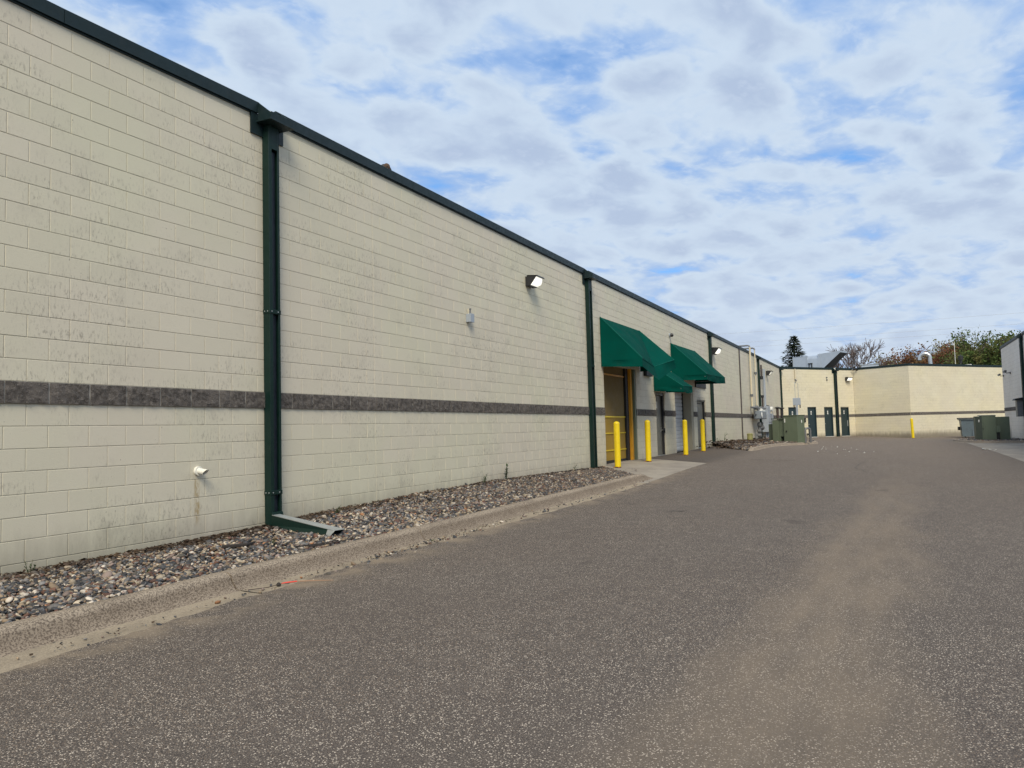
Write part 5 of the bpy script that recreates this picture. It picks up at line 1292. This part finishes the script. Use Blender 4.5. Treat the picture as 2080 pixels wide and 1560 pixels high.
def tree(name, label, x, y, h, trunk_r, mat_l, depth=4, spread=.65, leaf=None, bark=M_BARK, stems=1, up=.12, first=.34, ratio=.74, kids=(2, 3), lean=(0, 0), cat='tree', group='trees behind the far walls', wide=1., rmin=.022):
    r = thing(name, label, cat, (x, y, GZ), group)
    m = MB(); tips = []
    for k in range(stems):
        a = random.uniform(0, 6.28); o = .25 * h * .12 if stems > 1 else 0
        dr = Vector((math.cos(a) * .35 * (stems > 1) + lean[0], math.sin(a) * .35 * (stems > 1) + lean[1], 1))
        branches(m, Vector((x + math.cos(a) * o, y + math.sin(a) * o, GZ)), dr, h * first, trunk_r, depth, spread, tips, ratio, up, kids, 3, rmin)
    m.build('trunk', bark, r, fix=False, smooth=.9)
    # bring the tree to its height and width
    zs = sorted(p.z for p, _ in tips); top = zs[-1] + .15 - GZ; k = h / top
    if leaf:
        mc = MB(); n_, s_, j_ = leaf[:3]; leafcards(mc, tips, n_, s_ / k, j_ / k); mc.build('crown', mat_l, r, fix=False)
    r.scale = (k * wide, k * wide, k)
    return r
def spruce(label, x, y, h, wd):
    r = thing('spruce_tree', label, 'tree', (x, y, GZ), 'trees behind the far walls')
    m = MB(); m.tube([(x, y, GZ), (x, y, GZ + h * .6), (x, y, GZ + h)], [.22, .12, .02], 8); 
    mc = MB(); z = 1.4
    while z < h - .15:
        f = 1 - z / h; R_ = wd * (f ** 1.0) * random.uniform(.80, 1.14) + .10
        nb = max(4, int(7 + 6 * f)); a0 = random.uniform(0, 6.28)
        for k in range(nb):
            a = a0 + 6.283 * k / nb + random.uniform(-.25, .25); L = R_ * random.uniform(.65, 1.15)
            d_ = Vector((math.cos(a), math.sin(a), 0))
            tipz = random.uniform(-.28, -.02) * L
            p = lambda s: Vector((x, y, GZ + z)) + d_ * L * s + Vector((0, 0, tipz * s + .22 * L * s * s))
            m.tube([tuple(p(0)), tuple(p(.5)), tuple(p(1))], [.03, .02, .008], 3, caps=False)
            for j in range(int(10 + 20 * L)):
                s = random.uniform(.15, 1.04); q = p(s) + Vector((random.gauss(0, .07), random.gauss(0, .07), random.gauss(-.05, .07)))
                sd = Vector((-d_.y, d_.x, 0)) * random.choice((-1, 1)); u_ = (d_ * random.uniform(.4, 1) + sd * random.uniform(.1, .9) + Vector((0, 0, random.uniform(-.45, .2)))).normalized() * random.uniform(.22, .46)
                wv = u_.cross(Vector((random.uniform(-.4, .4), random.uniform(-.4, .4), 1))).normalized() * .085
                mc.add([tuple(q), tuple(q + u_ * .5 + wv), tuple(q + u_), tuple(q + u_ * .5 - wv)], [(0, 1, 2, 3)])
        z += .26 + .16 * f
    m.build('trunk', M_BARK, r, fix=False); mc.build('crown', M_NEEDLE, r, fix=False)
spruce('dark spruce tree standing behind the rooftop air duct', 90, 9.05, 11.45, 5.6)
random.seed(11)
tree('bare_tree', 'leafless spreading tree right of the rooftop air duct', 95, 2.75, 11.3, .24, None, depth=5, spread=.62, bark=M_BARKP, up=.10, first=.30, ratio=.74, kids=(3, 4), wide=1.0, rmin=.024)
tree('bare_tree', 'smaller leafless tree just behind the slanted hood of the duct', 98, 5.7, 9.6, .14, None, depth=4, spread=.6, bark=M_BARKP, up=.12, first=.32, ratio=.74, kids=(2, 3), rmin=.018)
random.seed(21)
tree('leafy_tree', 'olive leafing tree under the leafless spreading tree', 100, 1.6, 8.9, .16, M_LEAFO, depth=4, spread=.75, leaf=(14, .14, .45), up=.06, kids=(3, 4))
tree('leafy_tree', 'small olive leafing tree left of the roof bend', 102, -.4, 7.4, .14, M_LEAFO, depth=4, spread=.8, leaf=(6, .16, .40), up=.05, kids=(3, 3))
tree('leafy_tree', 'loose leafing tree peeping out under the slanted hood', 99, 3.9, 7.6, .14, M_LEAFO, depth=4, spread=.75, leaf=(5, .16, .38), up=.05, kids=(3, 3))
tree('budding_tree', 'thin pale budding tree left of the rusty bush', 110, -1.7, 10.2, .12, M_LEAFO, depth=4, spread=.52, leaf=(1, .12, .2), bark=M_BARKP, up=.15, first=.30, kids=(3, 3), rmin=.017)
tree('budding_tree', 'thin pale budding tree further left of the rusty bush', 112, .3, 9.2, .10, M_LEAFO, depth=4, spread=.52, leaf=(1, .12, .2), bark=M_BARKP, up=.15, first=.30, kids=(3, 3), rmin=.016)
tree('budding_tree', 'low thin budding tree over the inside corner of the wall', 96, 12.4, 8.8, .10, M_LEAFO, depth=4, spread=.5, leaf=(1, .12, .25), up=.2, kids=(2, 3), rmin=.016)
random.seed(31)
tree('rusty_tree', 'rusty red budding tree behind the gooseneck vent', 100, -4.1, 10.3, .16, M_LEAFR, depth=4, spread=.58, leaf=(8, .13, .34), bark=M_BARKP, stems=3, up=.12, first=.30, kids=(3, 4), rmin=.015)
tree('rusty_tree', 'lower rusty red budding tree left behind the gooseneck vent', 103, -2.9, 8.9, .14, M_LEAFR, depth=4, spread=.65, leaf=(9, .13, .38), bark=M_BARKP, stems=3, up=.08, first=.30, kids=(3, 3), rmin=.02)
tree('budding_tree', 'tall olive budding tree right of the rusty tree', 105, -6.9, 11.2, .18, M_LEAFO, depth=5, spread=.55, leaf=(5, .13, .36), up=.14, first=.28, kids=(3, 3), rmin=.02)
tree('budding_tree', 'olive budding tree between the tall olive and the green tree', 110, -9.6, 10.4, .16, M_LEAFO, depth=5, spread=.55, leaf=(5, .13, .36), up=.12, first=.28, kids=(2, 3), rmin=.02)
tree('budding_tree', 'low olive budding tree in front of the green tree', 104, -8.6, 8.2, .14, M_LEAFO, depth=4, spread=.7, leaf=(5, .15, .38), up=.08, kids=(3, 3), rmin=.02)
random.seed(41)
tree('green_tree', 'tall green leafy tree above the end of the grey wall', 95, -10.2, 11.0, .22, M_LEAFG, depth=5, spread=.62, leaf=(8, .14, .32), up=.12, first=.28, kids=(2, 3))
tree('green_tree', 'second green leafy tree partly behind the grey wall', 99, -12.8, 11.0, .22, M_LEAFG, depth=5, spread=.62, leaf=(8, .14, .32), up=.12, first=.28, kids=(2, 3))

for i, (za, zb_, lab) in enumerate(((13.75, 13.4, 'highest power line across the sky behind the trees'), (12.35, 12.2, 'second power line across the sky behind the trees'), (11.6, 11.5, 'third power line across the sky behind the trees'), (9.5, 9.3, 'lowest power line, crossing behind the tree tops'))):
    m = MB(); P_ = [(120, 60 - 150 * s, (za if i else 13.9) + (zb_ - za) * s - 1.1 * 4 * s * (1 - s) * .6 + .6) for s in np.linspace(0, 1, 25)]
    m.tube(P_, .016, 5); o = m.build('power_line', M_WIRE); o['label'] = lab; o['category'] = 'power line'; o['group'] = 'power lines'
